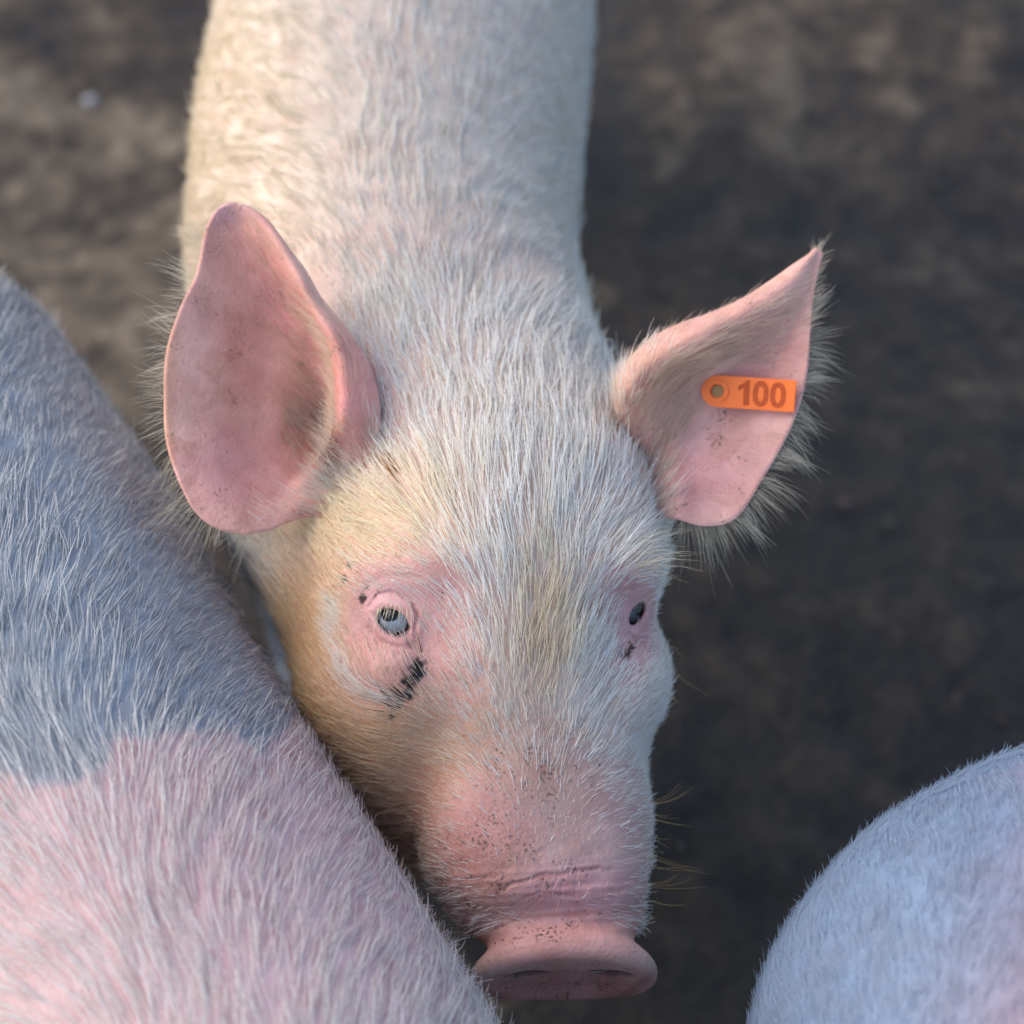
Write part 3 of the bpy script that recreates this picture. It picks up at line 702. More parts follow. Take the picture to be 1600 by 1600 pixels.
# ---- hair of the upright pig
FLOW_A = [(760, 30, 0, -1), (620, 40, -.1, -1), (480, 60, -.75, -.65), (360, 120, -.8, -.5), (860, 60, .7, -.7), (900, 200, .75, -.5), (620, 250, .0, -1), (450, 250, -.9, -.35), (340, 320, -.9, -.1),
  (860, 330, .8, -.45), (720, 380, .15, -1), (560, 400, -.6, -.8), (480, 480, -.85, -.5), (650, 480, -.45, -.9), (760, 480, .05, -1), (860, 500, .5, -.75), (900, 560, .35, -.95), (640, 560, -.25, -1),
  (740, 640, -.05, -1), (830, 640, .05, -1), (930, 640, .12, -1), (620, 680, -.4, -.9), (560, 740, -.75, -.6), (680, 760, -.4, -.9), (780, 780, -.08, -1), (880, 780, .1, -1), (970, 760, .25, -.95),
  (500, 800, -.95, -.3), (560, 830, -.9, -.4), (640, 860, -.75, -.65), (720, 880, -.5, -.85), (800, 900, -.22, -1), (880, 900, .1, -1), (950, 860, .6, -.8), (1000, 860, .9, -.35), (1030, 880, 1, -.1),
  (500, 900, -.5, -.8), (540, 900, -.7, -.6), (590, 890, -.85, -.45), (660, 900, -.85, -.5), (480, 1000, -.45, -.85), (520, 1030, -.45, -.9), (560, 1040, -.4, -.9), (600, 1050, -.35, -.9),
  (690, 1000, -.35, -.95), (760, 1020, -.25, -1), (850, 1020, .0, -1), (920, 1000, .3, -.95), (500, 1120, -.9, -.45), (560, 1110, -.9, -.55), (620, 1090, -.85, -.5), (700, 1120, -.55, -.8),
  (540, 1220, -1, .05), (600, 1200, -.9, -.3), (680, 1180, -.85, -.45), (590, 1290, -.95, .25), (780, 1130, -.15, -1), (850, 1150, .05, -1), (930, 1130, .45, -.9), (1000, 1100, .8, -.6),
  (1010, 1040, .6, -.8), (1030, 1000, .7, -.6), (700, 1250, -.9, -.35), (660, 1320, -1, .1), (700, 1400, -.95, .4), (740, 1470, -.9, .5), (760, 1250, -.6, -.7), (850, 1250, -.05, -1), (940, 1240, .7, -.6),
  (990, 1250, .95, -.25), (1000, 1350, 1, .1), (990, 1450, .9, .3), (850, 1330, 0, -1), (720, 1330, -.8, -.4)]
RING = [(530, 950), (525, 1000), (540, 1050), (570, 1084), (625, 1096)]
def dirA(px, py, q): return flow(px, py, FLOW_A)
def wA(cen, nn):
    q = w2q(cen); px, py = topx(q); fc = facing(cen, nn)
    w = np.where(cen[:, 1] < .11, 1.0, .62)
    w = w * scalar(px, py, 1, [(850, 1320, 170, 130, 0, .16, .5), (870, 1390, 130, 60, 0, .04, .5), (614, 974, 68, 62, 0, .02, .35), (640, 900, 75, 24, 10, .30, .6), (655, 1010, 26, 60, -20, .12, .5), (590, 1040, 60, 50, 0, .55, .5),
        (680, 1000, 40, 90, 0, .45, .7), (990, 965, 34, 66, 0, .10, .5), (640, 915, 80, 25, 10, .45, .6), (560, 640, 40, 60, 0, .35, .6), (985, 630, 30, 60, 0, .8, .6)])
    w = w * (1 + 1.6 * np.exp(-(seg2(px, py, RING) / 13) ** 2))
    w = w * (1 - sstep(1430, 1462, py) * (cen[:, 2] < .42) * ((px > 752) & (px < 992)))
    w = np.where((disc(q) < .0085) | ((py > 1462) & (px > 700) & (cen[:, 1] < .05)), 0, w)
    w = np.where(nostril(q) < .003, .05, w)
    w = np.where((px < 540) & (px > 400) & (py > 430) & (py < 745) & (q[:, 2] > -.10) & (px < 600 - .10 * py + 40), 0, w)
    w = w * (1 - .8 * (1 - sstep(0, .004, disc(q)- .004)) * (cen[:, 1] < .1))
    return w * np.where(fc > -.25, 1, .3) * np.where(py < -60, .5, 1)
def LA(px, py, q):
    L = scalar(px, py, .022, [(760, 700, 260, 170, 0, .026, .6), (850, 1330, 210, 140, 0, .0042, .5), (700, 1260, 90, 80, 0, .008, .6), (1000, 1280, 60, 140, 0, .008, .5), (680, 1400, 60, 90, 0, .009, .5),
        (610, 1000, 105, 110, 0, .0048, .4), (640, 895, 90, 40, 10, .010, .6), (690, 1020, 50, 100, 0, .009, .6), (780, 1150, 170, 90, 0, .009, .6), (1010, 1040, 60, 190, 0, .008, .4), (990, 980, 45, 80, 0, .005, .4), (560, 1150, 110, 110, 0, .013, .6),
        (500, 950, 45, 120, 0, .012, .6), (850, 950, 80, 100, 0, .020, .6)])
    return L
def colA(px, py, q, L):
    W_ = srgb(246, 243, 236); Cr = srgb(244, 228, 190); Go = srgb(232, 192, 124)
    c = paint(px, py, W_, [(380, 250, 140, 330, 0, srgb(240, 224, 190), .8, .6), (560, 1150, 130, 190, -25, Go, .65, .6), (500, 1000, 60, 160, 0, Go, .6, .6), (850, 1000, 44, 110, 0, srgb(232, 206, 146), .5, .8),
        (560, 840, 110, 70, 10, Cr, .7, .7), (660, 800, 70, 60, 30, Cr, .5, .8), (590, 1050, 90, 80, 0, srgb(236, 214, 200), .6, .5)])
    rm = np.exp(-(seg2(px, py, RING) / 14) ** 2)[:, None] * .85; c = c * (1 - rm) + W_ * rm
    n = len(px); j = rng.random(n); dp = ((1 - sstep(-.115, -.08, q[:, 2])) * (px < 476) * (py > 780))[:, None]; c = c * (1 - dp) + srgb(140, 150, 166) * dp  # dp: shade of the gap below the ear, put into the hair colour
    c = c * (1 - .35 * (j < .25)[:, None] * np.array([.1, .25, .55])) * rng.uniform(.82, 1.08, (n, 1))
    tear = np.minimum(seg2(px, py, [(654, 1036), (648, 1060), (634, 1084)]) - 7, seg2(px, py, [(634, 1084), (616, 1108)]) - 3) + rng.normal(size=n) * 5
    c = np.where((tear < 0)[:, None], srgb(58, 44, 34) * rng.uniform(.6, 3.5, (n, 1)), c)
    c = np.where(((seg2(px, py, [(985, 1012), (975, 1034)]) - 4 + rng.normal(size=n) * 3) < 0)[:, None], srgb(80, 46, 34), c)
    for (sx, sy) in ((930, 970), (905, 985), (625, 745)):
        c = np.where((np.hypot(px - sx, py - sy) < 9 + rng.normal(size=n) * 4)[:, None], srgb(150, 104, 52), c)
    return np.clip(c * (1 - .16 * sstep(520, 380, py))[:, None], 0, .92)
def wHead(cen, nn): return wA(cen, nn) * (cen[:, 1] < .13)
def wBack(cen, nn): return wA(cen, nn) * (cen[:, 1] >= .10)
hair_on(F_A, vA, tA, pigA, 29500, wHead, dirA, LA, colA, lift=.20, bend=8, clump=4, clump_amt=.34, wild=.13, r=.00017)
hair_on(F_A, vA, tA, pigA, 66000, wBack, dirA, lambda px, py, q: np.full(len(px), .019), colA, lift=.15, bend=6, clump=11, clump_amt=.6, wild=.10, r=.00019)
# short down under the bristles of the muzzle and cheeks
def wDown(cen, nn):
    q = w2q(cen); px, py = topx(q)
    return wHead(cen, nn) * scalar(px, py, .25, [(850, 1250, 230, 230, 0, 1, .4), (620, 1000, 130, 130, 0, 1.0, .5), (1000, 1000, 60, 120, 0, 1, .5)])
hair_on(F_A, vA, tA, pigA, 16000, wDown, dirA, lambda px, py, q: np.full(len(px), .0055), colA, lift=.35, bend=14, clump=5, clump_amt=.35, wild=.16, r=.00008)

def guided(pts, r, col, name="hair", parent=None):
    """single strands given as (px, py, z) polylines"""
    P = []
    for s_ in pts:
        a = np.array([Q(*p) for p in s_]); P.append(q2w(crom(a, np.linspace(0, len(a) - 1, 8))))
    P = np.array(P); hair_obj(name, P, np.full(len(P), r), np.tile(col, (len(P), 1)), HAIR, parent or pigA)
def skin_z(px, py):
    z = first_z(lambda q: head_field(q, False), px, py); return z if z is not None else -.03
# lashes of the near eye
L_ = []
for k in range(19):
    t = k / 18 + rng.normal() * .02; x0 = 588 + 56 * t; y0 = 953 - 10 * math.sin(math.pi * max(0, min(1, t))) + 6 * max(t, 0) ** 3; z = skin_z(x0, y0 - 4)
    ln = rng.uniform(24, 44) * (1 - .35 * t); lean = -18 * (1 - t) + 6 * rng.normal() + 2
    def ez(x, y, up):
        e = EYES[0]; d_ = Q(x, y)[:2] - e['c'][:2]; return max(z + up * .7, e['c'][2] + math.sqrt(max((e['r'] * 1.06) ** 2 - d_ @ d_, 1e-8)) + up * .4)
    L_.append([(x0, y0 - 3, z - .0005), (x0 + lean * .3, y0 + ln * .35, ez(x0 + lean * .3, y0 + ln * .35, .004)), (x0 + lean * .8 - 2, y0 + ln, ez(x0 + lean * .8 - 2, y0 + ln, .005))])
guided(L_, .00013, srgb(246, 238, 200), "eyelash")
L_ = []
for k in range(14):
    t = k / 13; x0 = 986 + 20 * t; y0 = 938 - 6 * t; z = skin_z(x0, y0)
    L_.append([(x0, y0, z), (x0 + 4, y0 + 6, z + .003), (x0 + 5 + 3 * rng.normal(), y0 + rng.uniform(12, 20), z + .004)])
guided(L_, .00010, srgb(220, 210, 190), "eyelash")
# long brow bristles standing out over the far eye, whiskers at the lips and chin
W_ = []
for k in range(46):
    x0, y0 = rng.uniform(975, 1014), rng.uniform(840, 905); z = skin_z(x0, y0) - .0005
    ln = rng.uniform(40, 100); an = rng.uniform(-.45, .35)
    W_.append([(x0, y0, z), (x0 + ln * .5, y0 + ln * .5 * math.sin(an) - ln * .10, z + .006), (x0 + ln, y0 + ln * math.sin(an), z + .004)])
guided(W_, .00011, srgb(232, 220, 190), "whisker")
W_ = []
for (x0, y0, x1, y1) in [(1012, 1262, 1092, 1213), (1012, 1258, 1070, 1225), (1010, 1272, 1080, 1288), (1012, 1265, 1060, 1285), (1014, 1300, 1045, 1308), (1016, 1325, 1055, 1342), (1014, 1335, 1104, 1362),
                       (1012, 1352, 1080, 1345), (1010, 1385, 1100, 1368), (1012, 1380, 1062, 1372), (1008, 1400, 1065, 1420), (1005, 1410, 1030, 1435), (1008, 1434, 1028, 1434),
                       (1040, 1030, 1095, 1085), (1044, 1000, 1070, 1020), (1040, 1075, 1072, 1110), (640, 1325, 612, 1355), (650, 1350, 610, 1352), (660, 1390, 630, 1420), (640, 1300, 560, 1315), (700, 1450, 672, 1480),
                       (465, 915, 425, 918), (680, 1420, 640, 1455), (720, 1480, 700, 1510), (655, 1370, 622, 1395), (735, 1500, 705, 1520)]:
    for _ in range(2):
        z = skin_z(x0 + (-10 if x0 > 800 else 12), y0) - .012; jx, jy = rng.normal(size=2) * 9
        W_.append([(x0 + (-14 if x0 > 800 else 14), y0, z), ((x0 + x1) / 2, (y0 + y1) / 2 + 5 + jy * .4, z + .006), (x1 + jx, y1 + jy, z + .008)])
guided(W_, .00008, srgb(206, 176, 120), "whisker")
# nostril hairs
W_ = []
for a, b in NOS:
    for _ in range(90):
        l0 = a + rng.normal() * .005; m0 = b + rng.uniform(-.004, .006); st = DC + dl * l0 + dm * m0 + dn * rng.uniform(-.002, .004)
        en = st + dn * .006 + dl * rng.normal() * .002 - dm * .003
        A_ = np.linspace(0, 1, 8)[:, None]; W_.append(q2w(st * (1 - A_) + en * A_))
W_ = np.array(W_); hair_obj("nostril_hair", W_, np.full(len(W_), .00007), np.tile(srgb(120, 100, 70), (len(W_), 1)), HAIR, pigA)

# ---- ear hair: fringe behind the rims, fine hair inside
def ear_fringe(E, count, keep, dirf, Lmin, Lmax, seed):
    r_ = np.random.default_rng(seed); W, n = E['W'], E['n']; nv, nu, _ = W.shape
    ii = np.r_[[(a, 0) for a in range(nv)], [(a, nu - 1) for a in range(nv)], [(0, b) for b in range(nu)], [(nv - 1, b) for b in range(nu)]]
    P = W[ii[:, 0], ii[:, 1]]; q = w2q(P); px, py = topx(q); ok = keep(px, py); ii, P, px, py = ii[ok], P[ok], px[ok], py[ok]
    # weight by spacing along the rim
    nb = np.linalg.norm(np.diff(np.r_[P, P[-1:]], axis=0), axis=1); nb = np.where(nb > .004, 0, nb); k = r_.choice(len(ii), count, p=nb / nb.sum()); cen = W.reshape(-1, 3).mean(0)
    inw = r_.random((count, 1)) ** 1.5 * .013
    root = P[k] + (cen - P[k]) / np.linalg.norm(cen - P[k], axis=1, keepdims=True) * inw - n[ii[k, 0], ii[k, 1]] * .0022
    d2 = dirf(px[k], py[k]); t = d2[:, :1] * RT - d2[:, 1:] * UP - FW * r_.uniform(-.1, .15, (count, 1))
    L = r_.uniform(Lmin, Lmax, count) * np.clip(np.hypot(px[k] - 1282, py[k] - 390) / 110, .55, 1); nn = np.tile(-FW, (count, 1))
    wv = np.stack([noise3(root, 260, 31 + j, 2) for j in range(3)], 1) * .35
    P6 = strands(root, nn, t + wv, L, .05, 4, 5, .4, .17)
    grav = np.array([0, 0, -1.0]); s = np.linspace(0, 1, 6)[None, :, None]; P6 = P6 + grav * (L[:, None, None] * .22) * s ** 2
    return P6
def dL(px, py): return flow(px, py, [(350, 320, -.3, -1), (318, 370, -.9, -.4), (300, 440, -.85, -.5), (270, 500, -.95, -.3), (256, 580, -1, -.1), (256, 660, -1, .15), (270, 730, -.9, .45), (300, 795, -.7, .7), (350, 830, -.3, 1), (430, 830, -.1, 1)])
PL = ear_fringe(earL, 560, lambda px, py: (px < 330) | ((py > 790) & (px < 440)), dL, .008, .019, 1)
def dR(px, py): return flow(px, py, [(960, 590, -.1, -1), (985, 560, .4, -.9), (1050, 515, .8, -.75), (1130, 480, .85, -.6), (1220, 430, .75, -.7), (1280, 390, .7, -.7), (1268, 470, .9, -.5), (1265, 560, 1, -.1), (1245, 650, .95, .3), (1200, 740, .85, .5), (1150, 810, .6, .8), (1080, 820, .3, 1)])
PR1 = ear_fringe(earR, 900, lambda px, py: (px > 1060) & (py > 380) & ((px > 1255) | (py > 560)), dR, .008, .020, 2)
PR2 = ear_fringe(earR, 900, lambda px, py: (py < 600) & (px < 1262), dR, .006, .012, 3)
AllF = np.concatenate([PL, PR1, PR2])
hair_obj("hair", AllF, np.full(len(AllF), .00005), np.tile(srgb(230, 220, 196), (len(AllF), 1)) * rng.uniform(.7, 1.1, (len(AllF), 1)), HAIR, pigA)
def ear_inside(E, count, wspots, ctrl, L, seed, rad=.00006, lift=.25):
    V0 = E['V'][:E['nfront']]; tr = np.concatenate([E['f'][:, [0, 1, 2]], E['f'][:, [0, 2, 3]]])
    def wt(cen, nn):
        q = w2q(cen); px, py = topx(q); return np.maximum(scalar(px, py, *wspots), 1e-6)
    root, ti = sample(V0, tr, wt, count); fn = np.cross(V0[tr[ti, 1]] - V0[tr[ti, 0]], V0[tr[ti, 2]] - V0[tr[ti, 0]]); fn /= np.linalg.norm(fn, axis=1, keepdims=True)
    q = w2q(root); px, py = topx(q); t = tangent(fn, flow(px, py, ctrl))
    Ls = scalar(px, py, *L) * rng.uniform(.5, 1.2, count)
    P = strands(root, fn, t, Ls, lift, 4, 6, .5, .12); c = np.tile(srgb(232, 210, 186), (count, 1)) * rng.uniform(.75, 1.1, (count, 1))
    hair_obj("hair", P, np.full(count, rad), c, HAIR, pigA)
ear_inside(earL, 2600, (.12, [(505, 590, 26, 90, -12, 4.5, .6), (450, 480, 30, 120, -28, 1.2, .8), (490, 680, 40, 60, 0, 3, .6), (350, 815, 90, 30, 10, .5, .6), (545, 600, 25, 70, 0, .25, .5)]),
    [(500, 560, -.8, -.5), (510, 640, -.7, -.6), (470, 520, -.7, -.7), (430, 430, -.5, -.85), (400, 380, -.4, -.9), (480, 700, -.6, -.7), (560, 620, 0, -1), (350, 600, -.8, .1), (330, 750, -.9, .3), (400, 820, -.6, .6)],
    (.006, [(500, 600, 60, 120, -10, .018, .6), (450, 460, 40, 120, -28, .013, .7)]), 5)
ear_inside(earR, 2300, (.20, [(1090, 585, 40, 110, 60, 2.5, .7), (1010, 620, 40, 70, 20, 1.6, .7), (1050, 650, 26, 90, 20, 2.0, .7), (1200, 500, 30, 110, 58, 1.3, .7), (1170, 614, 88, 40, 4, 0, .2)]),
    [(1090, 560, .85, -.4), (1060, 620, .5, -.8), (1040, 700, .4, -.8), (1200, 490, .85, -.5), (1000, 600, .2, -1), (1150, 680, .9, .1), (1100, 790, .6, .6), (1230, 600, 1, -.1), (1060, 530, .8, -.6)],
    (.008, [(1085, 585, 50, 110, 60, .017, .6), (1040, 680, 40, 100, 10, .016, .6), (1180, 520, 40, 100, 58, .012, .6)]), 6)

# ================================================================== ear tag
def tag_build():
    root = link(bpy.data.objects.new("ear_tag", None)); tag(root, "orange plastic ear tag numbered 100 pinned in the pig's ear", "ear tag")
    mo, t, b = mat("orange plastic"); b.inputs["Base Color"].default_value = (1.0, .185, .014, 1); b.inputs["Roughness"].default_value = .42
    b.inputs["Subsurface Weight"].default_value = .3; b.inputs["Subsurface Radius"].default_value = (1, .4, .1); b.inputs["Subsurface Scale"].default_value = .002
    nz = t.nodes.new("ShaderNodeTexNoise"); nz.inputs["Scale"].default_value = 900; bpn = t.nodes.new("ShaderNodeBump"); bpn.inputs["Strength"].default_value = .12; bpn.inputs["Distance"].default_value = .0003
    t.links.new(nz.outputs[0], bpn.inputs["Height"]); t.links.new(bpn.outputs[0], b.inputs["Normal"])
    mi, ti, bi = mat("printed ink"); bi.inputs["Base Color"].default_value = (*srgb(176, 74, 26), 1); bi.inputs["Roughness"].default_value = .7
    nz2 = ti.nodes.new("ShaderNodeTexNoise"); nz2.inputs["Scale"].default_value = 1400; cr = ti.nodes.new("ShaderNodeValToRGB")
    cr.color_ramp.elements[0].position = .35; cr.color_ramp.elements[0].color = (*srgb(172, 62, 14), 1); cr.color_ramp.elements[1].position = .65; cr.color_ramp.elements[1].color = (*srgb(204, 84, 10), 1)
    tcn = ti.nodes.new("ShaderNodeTexCoord"); ti.links.new(tcn.outputs["Object"], nz2.inputs["Vector"]); ti.links.new(nz2.outputs[0], cr.inputs[0]); ti.links.new(cr.outputs[0], bi.inputs["Base Color"])
    mb, _, bb = mat("tarnished brass"); bb.inputs["Base Color"].default_value = (.28, .17, .07, 1); bb.inputs["Metallic"].default_value = .8; bb.inputs["Roughness"].default_value = .5
    W = w2q(earR['W'].reshape(-1, 3)); px, py = topx(W)
    zat = lambda x, y: W[np.argmin(np.hypot(px - x, py - y)), 2] + .0021
    zl, zr = zat(1122, 612), max(zat(1235, 605), zat(1235, 640)); 
    zm = max(zat(x, y) - (zl + (zr - zl) * (x - 1122) / 113) for x in (1122, 1150, 1180, 1210, 1238) for y in (595, 612, 635)); zl += max(zm, 0) + .0022; zr += max(zm, 0) + .0022
    root.location = PW(1122, 612, zl)
    o = np.array(root.location)
    def pl(x, y, up=0.0): return PW(x, y, zl + (zr - zl) * (x - 1122) / 113 + up) - o
    def prism(name, loops, z0, z1, m, parent, bev=.0003):
        """outline loops (outer, then hole) in pixels"""
        bm = bmesh.new(); 
        if len(loops) == 1:
            a = [bm.verts.new(pl(x, y, z1)) for x, y in loops[0]]; c = [bm.verts.new(pl(x, y, z0)) for x, y in loops[0]]; n = len(a)
            bm.faces.new(a); bm.faces.new(c[::-1])
            for i in range(n): bm.faces.new([a[i], c[i], c[(i + 1) % n], a[(i + 1) % n]])
        else:
            A_, B_ = loops; n = len(A_)
            a = [bm.verts.new(pl(x, y, z1)) for x, y in A_]; b_ = [bm.verts.new(pl(x, y, z1)) for x, y in B_]
            c = [bm.verts.new(pl(x, y, z0)) for x, y in A_]; d = [bm.verts.new(pl(x, y, z0)) for x, y in B_]
            for i in range(n):
                j = (i + 1) % n
                bm.faces.new([a[i], a[j], b_[j], b_[i]]); bm.faces.new([c[j], c[i], d[i], d[j]])
                bm.faces.new([a[j], a[i], c[i], c[j]]); bm.faces.new([b_[i], b_[j], d[j], d[i]])
        bmesh.ops.recalc_face_normals(bm, faces=bm.faces)
        if bev:
            es = [e for e in bm.edges if len(e.link_faces) == 2 and e.calc_face_angle() > .8]
            bmesh.ops.bevel(bm, geom=es, offset=bev, segments=2, affect='EDGES')
        me = bpy.data.meshes.new(name); bm.to_mesh(me); bm.free(); me.materials.append(m)
        return link(bpy.data.objects.new(name, me), parent)
    N_ = 64
    circ = lambda r_, cx=1121, cy=611: [(cx + r_ * math.cos(-2 * math.pi * i / N_), cy + r_ * math.sin(-2 * math.pi * i / N_)) for i in range(N_)]
    # plate outline sampled by angle so the hole ring pairs up
    tl, tr_, br, bl = (1121, 586), (1245, 594.5), (1241, 644.5), (1119, 636)
    def outline():
        out = []
        for i in range(N_):
            a = -2 * math.pi * i / N_; dx, dy = math.cos(a), math.sin(a)
            if dx <= 0.04: k = 25
            else:
                cand = []
                for (p, r2) in ((tl, tr_), (tr_, br), (br, bl)):
                    ex, ey = r2[0] - p[0], r2[1] - p[1]; det = dx * (-ey) + ex * dy
                    if abs(det) < 1e-9: continue
                    bx, by = p[0] - 1121, p[1] - 611; k_ = (bx * (-ey) + ex * by) / det; s_ = (dx * by - dy * bx) / det
                    if k_ > 0 and -.001 <= s_ <= 1.001: cand.append(k_)
                k = min(cand) if cand else 25
            out.append((1121 + k * dx, 611 + k * dy))
        for c_ in (tr_, br):
            i = min(range(N_), key=lambda i: math.hypot(out[i][0] - c_[0], out[i][1] - c_[1])); out[i] = c_
        return out
    plate = prism("plate", [outline(), circ(10)], 0, .0013, mo, root)
    prism("rim", [circ(17.5), circ(12.5)], .0012, .0021, mo, plate, .0002)
    prism("pin", [circ(9.5, 1121.5, 611.5)], -.003, .0003, mb, root, .0002)
    rot = R(3.2)
    def tp(x, y, cx, cy): return (cx + x * math.cos(rot) - y * math.sin(rot), cy + x * math.sin(rot) + y * math.cos(rot))
    one = [(1, -19.5), (6, -19.5), (6, 19.5), (-3, 19.5), (-3, -7), (-12, -2.5), (-12, -10), (-4.5, -14)]
    prism("number", [[tp(x, y, 1165, 613.5) for x, y in one]], .0012, .00145, mi, plate, 0)
    for cx, cy in ((1188.5, 615.5), (1215.5, 617.5)):
        se = lambda a, b, n_: [tp(a * math.copysign(abs(math.cos(t_)) ** (2 / n_), math.cos(t_)), b * math.copysign(abs(math.sin(t_)) ** (2 / n_), math.sin(t_)), cx, cy) for t_ in [2 * math.pi * i / N_ for i in range(N_)]]
        prism("number", [se(12.3, 20, 2.4), se(4.6, 12, 2.3)], .0012, .00145, mi, plate, 0)
tag_build()

# ================================================================== the two other pigs
def simple_parts(axis):
    pass
def other_pig(name, spine, legs, head, label, colf, dirf, hcol, L, count, rad, ears):
    body = chain(spine, 1.06); lg = [leg(*a) for a in legs]; hd = chain(head)
    ef = [chain(e) for e in ears]
    def F(p):
        f = body(p); m = p[:, 2] < .36
        if m.any():
            pl, fl = p[m], f[m]
            for l in lg: fl = smin(fl, l(pl), .03)
            f[m] = fl
        f = smin(f, hd(p), .03)
        for e in ef: f = smin(f, e(p), .008)
        return f
    pts = np.array([s[:4] for s in spine + head + sum(ears, [])]); lo = (pts[:, :3] - pts[:, 3:4] * 1.2).min(0) - .02; hi = (pts[:, :3] + pts[:, 3:4] * 1.2).max(0) + .02; lo[2] = -.03
    lx = np.array([a[:2] for a in legs]); lo[:2] = np.minimum(lo[:2], lx.min(0) - .1); hi[:2] = np.maximum(hi[:2], lx.max(0) + .1)
    v, q = surface_nets(F, lo, hi, .005); v = project(F, v, 2); tr = tri_of(q); n = normals(F, v)
    qq = w2q(v); px, py = topx(qq)
    root = link(bpy.data.objects.new(name, None)); tag(root, label, "pig")
    c = colf(px, py, v); c = np.where((v[:, 2] < .035)[:, None], srgb(70, 60, 52), c)
    mesh_obj("body", v, tr, SKIN, root, cols=c, extra={"dirt": np.full(len(v), .1)})
    def wt(cen, nn):
        q_ = w2q(cen); x, y = topx(q_); fc = facing(cen, nn); vis = (x > -80) & (x < 1680) & (y > -80) & (y < 1680) & (fc > -.3)
        return np.where(vis, 1, np.where(fc > -.75, .45, .05))
    hair_on(F, v, tr, root, count, wt, lambda x, y, q_: flow(x, y, dirf), lambda x, y, q_: scalar(x, y, *L), hcol, lift=.20, bend=6, clump=5, clump_amt=.34, wild=.09, r=rad)
    return root
GREY = srgb(140, 147, 154)
def edgeB(px): return np.interp(px, [-400, 0, 100, 155, 172, 185, 230, 300, 360, 415, 440, 470, 600], [1150, 1215, 1228, 1205, 1175, 1160, 1152, 1138, 1150, 1172, 1150, 1112, 1080])
def colB(px, py, v):
    w = edgeB(px) + noise3(v, 220, 41, 3) * 9 - py
    m = sstep(-7, 7, w)[:, None]
    return srgb(204, 170, 167) * (1 - m) + GREY * m
FLOW_B = [(60, 520, .2, -1), (200, 600, .6, -.8), (60, 700, -.05, -1), (180, 750, .35, -.9), (280, 800, .85, -.4), (60, 900, -.1, -1), (200, 900, .35, -.9), (320, 950, .85, -.4), (400, 1050, .9, -.3), (40, 1050, -.35, -.9), (150, 1050, -.12, -1),
          (250, 1080, .3, -.95), (350, 1120, .55, -.8), (60, 1170, -.6, -.8), (160, 1200, -.35, -.9), (260, 1250, .05, -1), (350, 1230, .3, -.95), (460, 1200, .65, -.7), (40, 1330, -.75, -.6), (150, 1350, -.6, -.8), (250, 1350, -.3, -.95), (400, 1350, .2, -1), (520, 1320, .6, -.75),
          (40, 1480, -.9, -.4), (150, 1480, -.7, -.65), (270, 1480, -.5, -.85), (400, 1500, -.1, -1), (550, 1480, .4, -.9), (680, 1530, .5, -.8), (60, 1590, -.95, -.25), (400, 1590, -.25, -.95)]
def hcB(px, py, q, L):
    n = len(px); c = paint(px, py, srgb(234, 230, 224), [(330, 950, 140, 200, -30, srgb(188, 184, 180), .7, .6), (500, 1350, 300, 200, 40, srgb(230, 216, 208), .7, .6)])
    j = rng.random(n)[:, None]
    gy = (py < edgeB(px) + 6)[:, None]
    c = np.where(gy & (j < .50), srgb(172, 181, 189), c)                # dark undercoat on the grey patch
    return c * rng.uniform(.8, 1.1, (n, 1))
other_pig("pig", [(-.385, .165, .32, .085), (-.365, .150, .33, .104), (-.325, .115, .335, .120), (-.262, .015, .335, .119), (-.200, -.105, .335, .120), (-.126, -.222, .330, .117), (-.072, -.31, .33, .112), (-.02, -.40, .32, .098)],
    [(-.41, .10, .28, .058, False, 2.6), (-.30, .17, .28, .058, False, 2.6), (-.13, -.35, .27, .046, True, 2.6), (-.02, -.27, .27, .046, True, 2.6)],
    [(-.02, -.40, .31, .09), (.02, -.47, .28, .078), (.05, -.53, .235, .062), (.075, -.58, .195, .040), (.082, -.595, .183, .036)],
    "pig with grey back patch and pink shoulders in the lower left corner",
    colB, FLOW_B, hcB, (.025, [(330, 900, 170, 280, -30, .011, .6), (150, 650, 200, 160, 0, .013, .6), (560, 1350, 130, 220, -30, .017, .6)]), 56000, .00017,
    [[(-.045, -.46, .345, .022), (-.09, -.49, .33, .014), (-.11, -.52, .30, .008)], [(.06, -.415, .345, .022), (.11, -.41, .33, .014), (.14, -.43, .30, .008)]])
def colC(px, py, v):
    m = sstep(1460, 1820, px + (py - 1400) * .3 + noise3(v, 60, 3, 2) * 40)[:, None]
    return srgb(112, 130, 152) * (1 - m) + srgb(168, 140, 150) * m  # blue sky shade on a white pig, put into the skin colour
FLOW_C = [(1200, 1500, -.25, -1), (1300, 1400, -.1, -1), (1450, 1250, .0, -1), (1580, 1160, .15, -1), (1300, 1580, -.05, -1), (1450, 1450, .1, -1), (1580, 1350, .25, -1), (1580, 1500, .4, -.9), (1480, 1580, .3, -.95)]
def hcC(px, py, q, L):
    n = len(px); return paint(px, py, srgb(162, 180, 200), [(1600, 1560, 130, 220, 0, srgb(190, 180, 188), .7, .7)]) * rng.uniform(.8, 1.08, (n, 1))  # white bristles coloured blue-grey to carry the sky shade
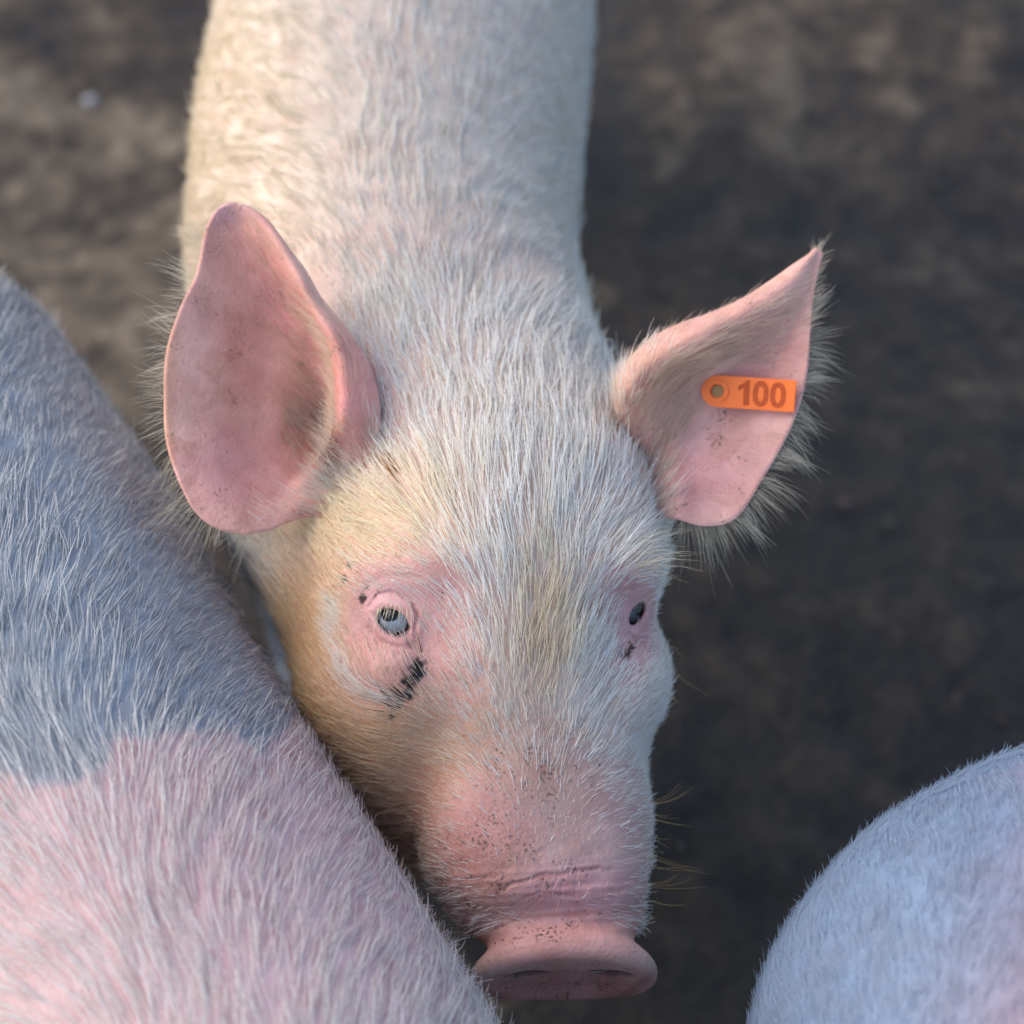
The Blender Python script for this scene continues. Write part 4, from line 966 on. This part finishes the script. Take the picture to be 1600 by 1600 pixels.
other_pig("pig", [(.262, -.155, .325, .085), (.250, -.175, .33, .112), (.224, -.215, .335, .127), (.221, -.28, .335, .128), (.26, -.36, .33, .120), (.28, -.46, .33, .112), (.30, -.56, .32, .100), (.31, -.62, .32, .085)],
    [(.18, -.20, .28, .056, False, 3.3), (.31, -.19, .28, .056, False, 3.3), (.23, -.53, .27, .046, True, 3.3), (.36, -.52, .27, .046, True, 3.3)],
    [(.31, -.62, .31, .085), (.325, -.69, .28, .075), (.335, -.75, .235, .06), (.345, -.80, .19, .040), (.347, -.815, .18, .036)],
    "white pig with bluish shade painted in, only its blurred rump showing in the lower right corner",
    colC, FLOW_C, hcC, (.010, []), 64000, .00012,
    [[(.27, -.67, .34, .022), (.23, -.70, .33, .014), (.20, -.73, .30, .008)], [(.37, -.66, .34, .022), (.41, -.69, .33, .014), (.44, -.72, .30, .008)]])

# white coat creeping over the ear bases
for E_, sp, fl in ((earL, [(588, 690, 14, 30, 0, 1, .6), (540, 770, 60, 34, -30, 3, .6), (470, 800, 50, 22, -10, .6, .6)], [(590, 640, -.1, -1), (540, 740, -.5, -.8), (500, 790, -.9, -.4)]),
                   (earR, [(966, 640, 20, 50, 10, 2, .7), (1020, 780, 24, 60, 0, 2, .7), (1010, 555, 40, 16, -20, .5, .7)], [(970, 600, .15, -1), (1000, 560, .6, -.8), (1020, 780, .7, -.6), (1000, 700, .4, -.9)])):
    V0 = E_['V'][:E_['nfront']]; tr_ = np.concatenate([E_['f'][:, [0, 1, 2]], E_['f'][:, [0, 2, 3]]])
    root_, ti_ = sample(V0, tr_, lambda c, n: np.maximum(scalar(*topx(w2q(c)), 0, sp), 1e-7), 550)
    fn_ = np.cross(V0[tr_[ti_, 1]] - V0[tr_[ti_, 0]], V0[tr_[ti_, 2]] - V0[tr_[ti_, 0]]); fn_ /= np.linalg.norm(fn_, axis=1, keepdims=True)
    x_, y_ = topx(w2q(root_)); P_ = strands(root_, fn_, tangent(fn_, flow(x_, y_, fl)), rng.uniform(.006, .016, 550), .25, 4, 5, .45, .12)
    hair_obj("hair", P_, np.full(550, .0001), np.tile(srgb(244, 236, 222), (550, 1)) * rng.uniform(.8, 1.05, (550, 1)), HAIR, pigA)
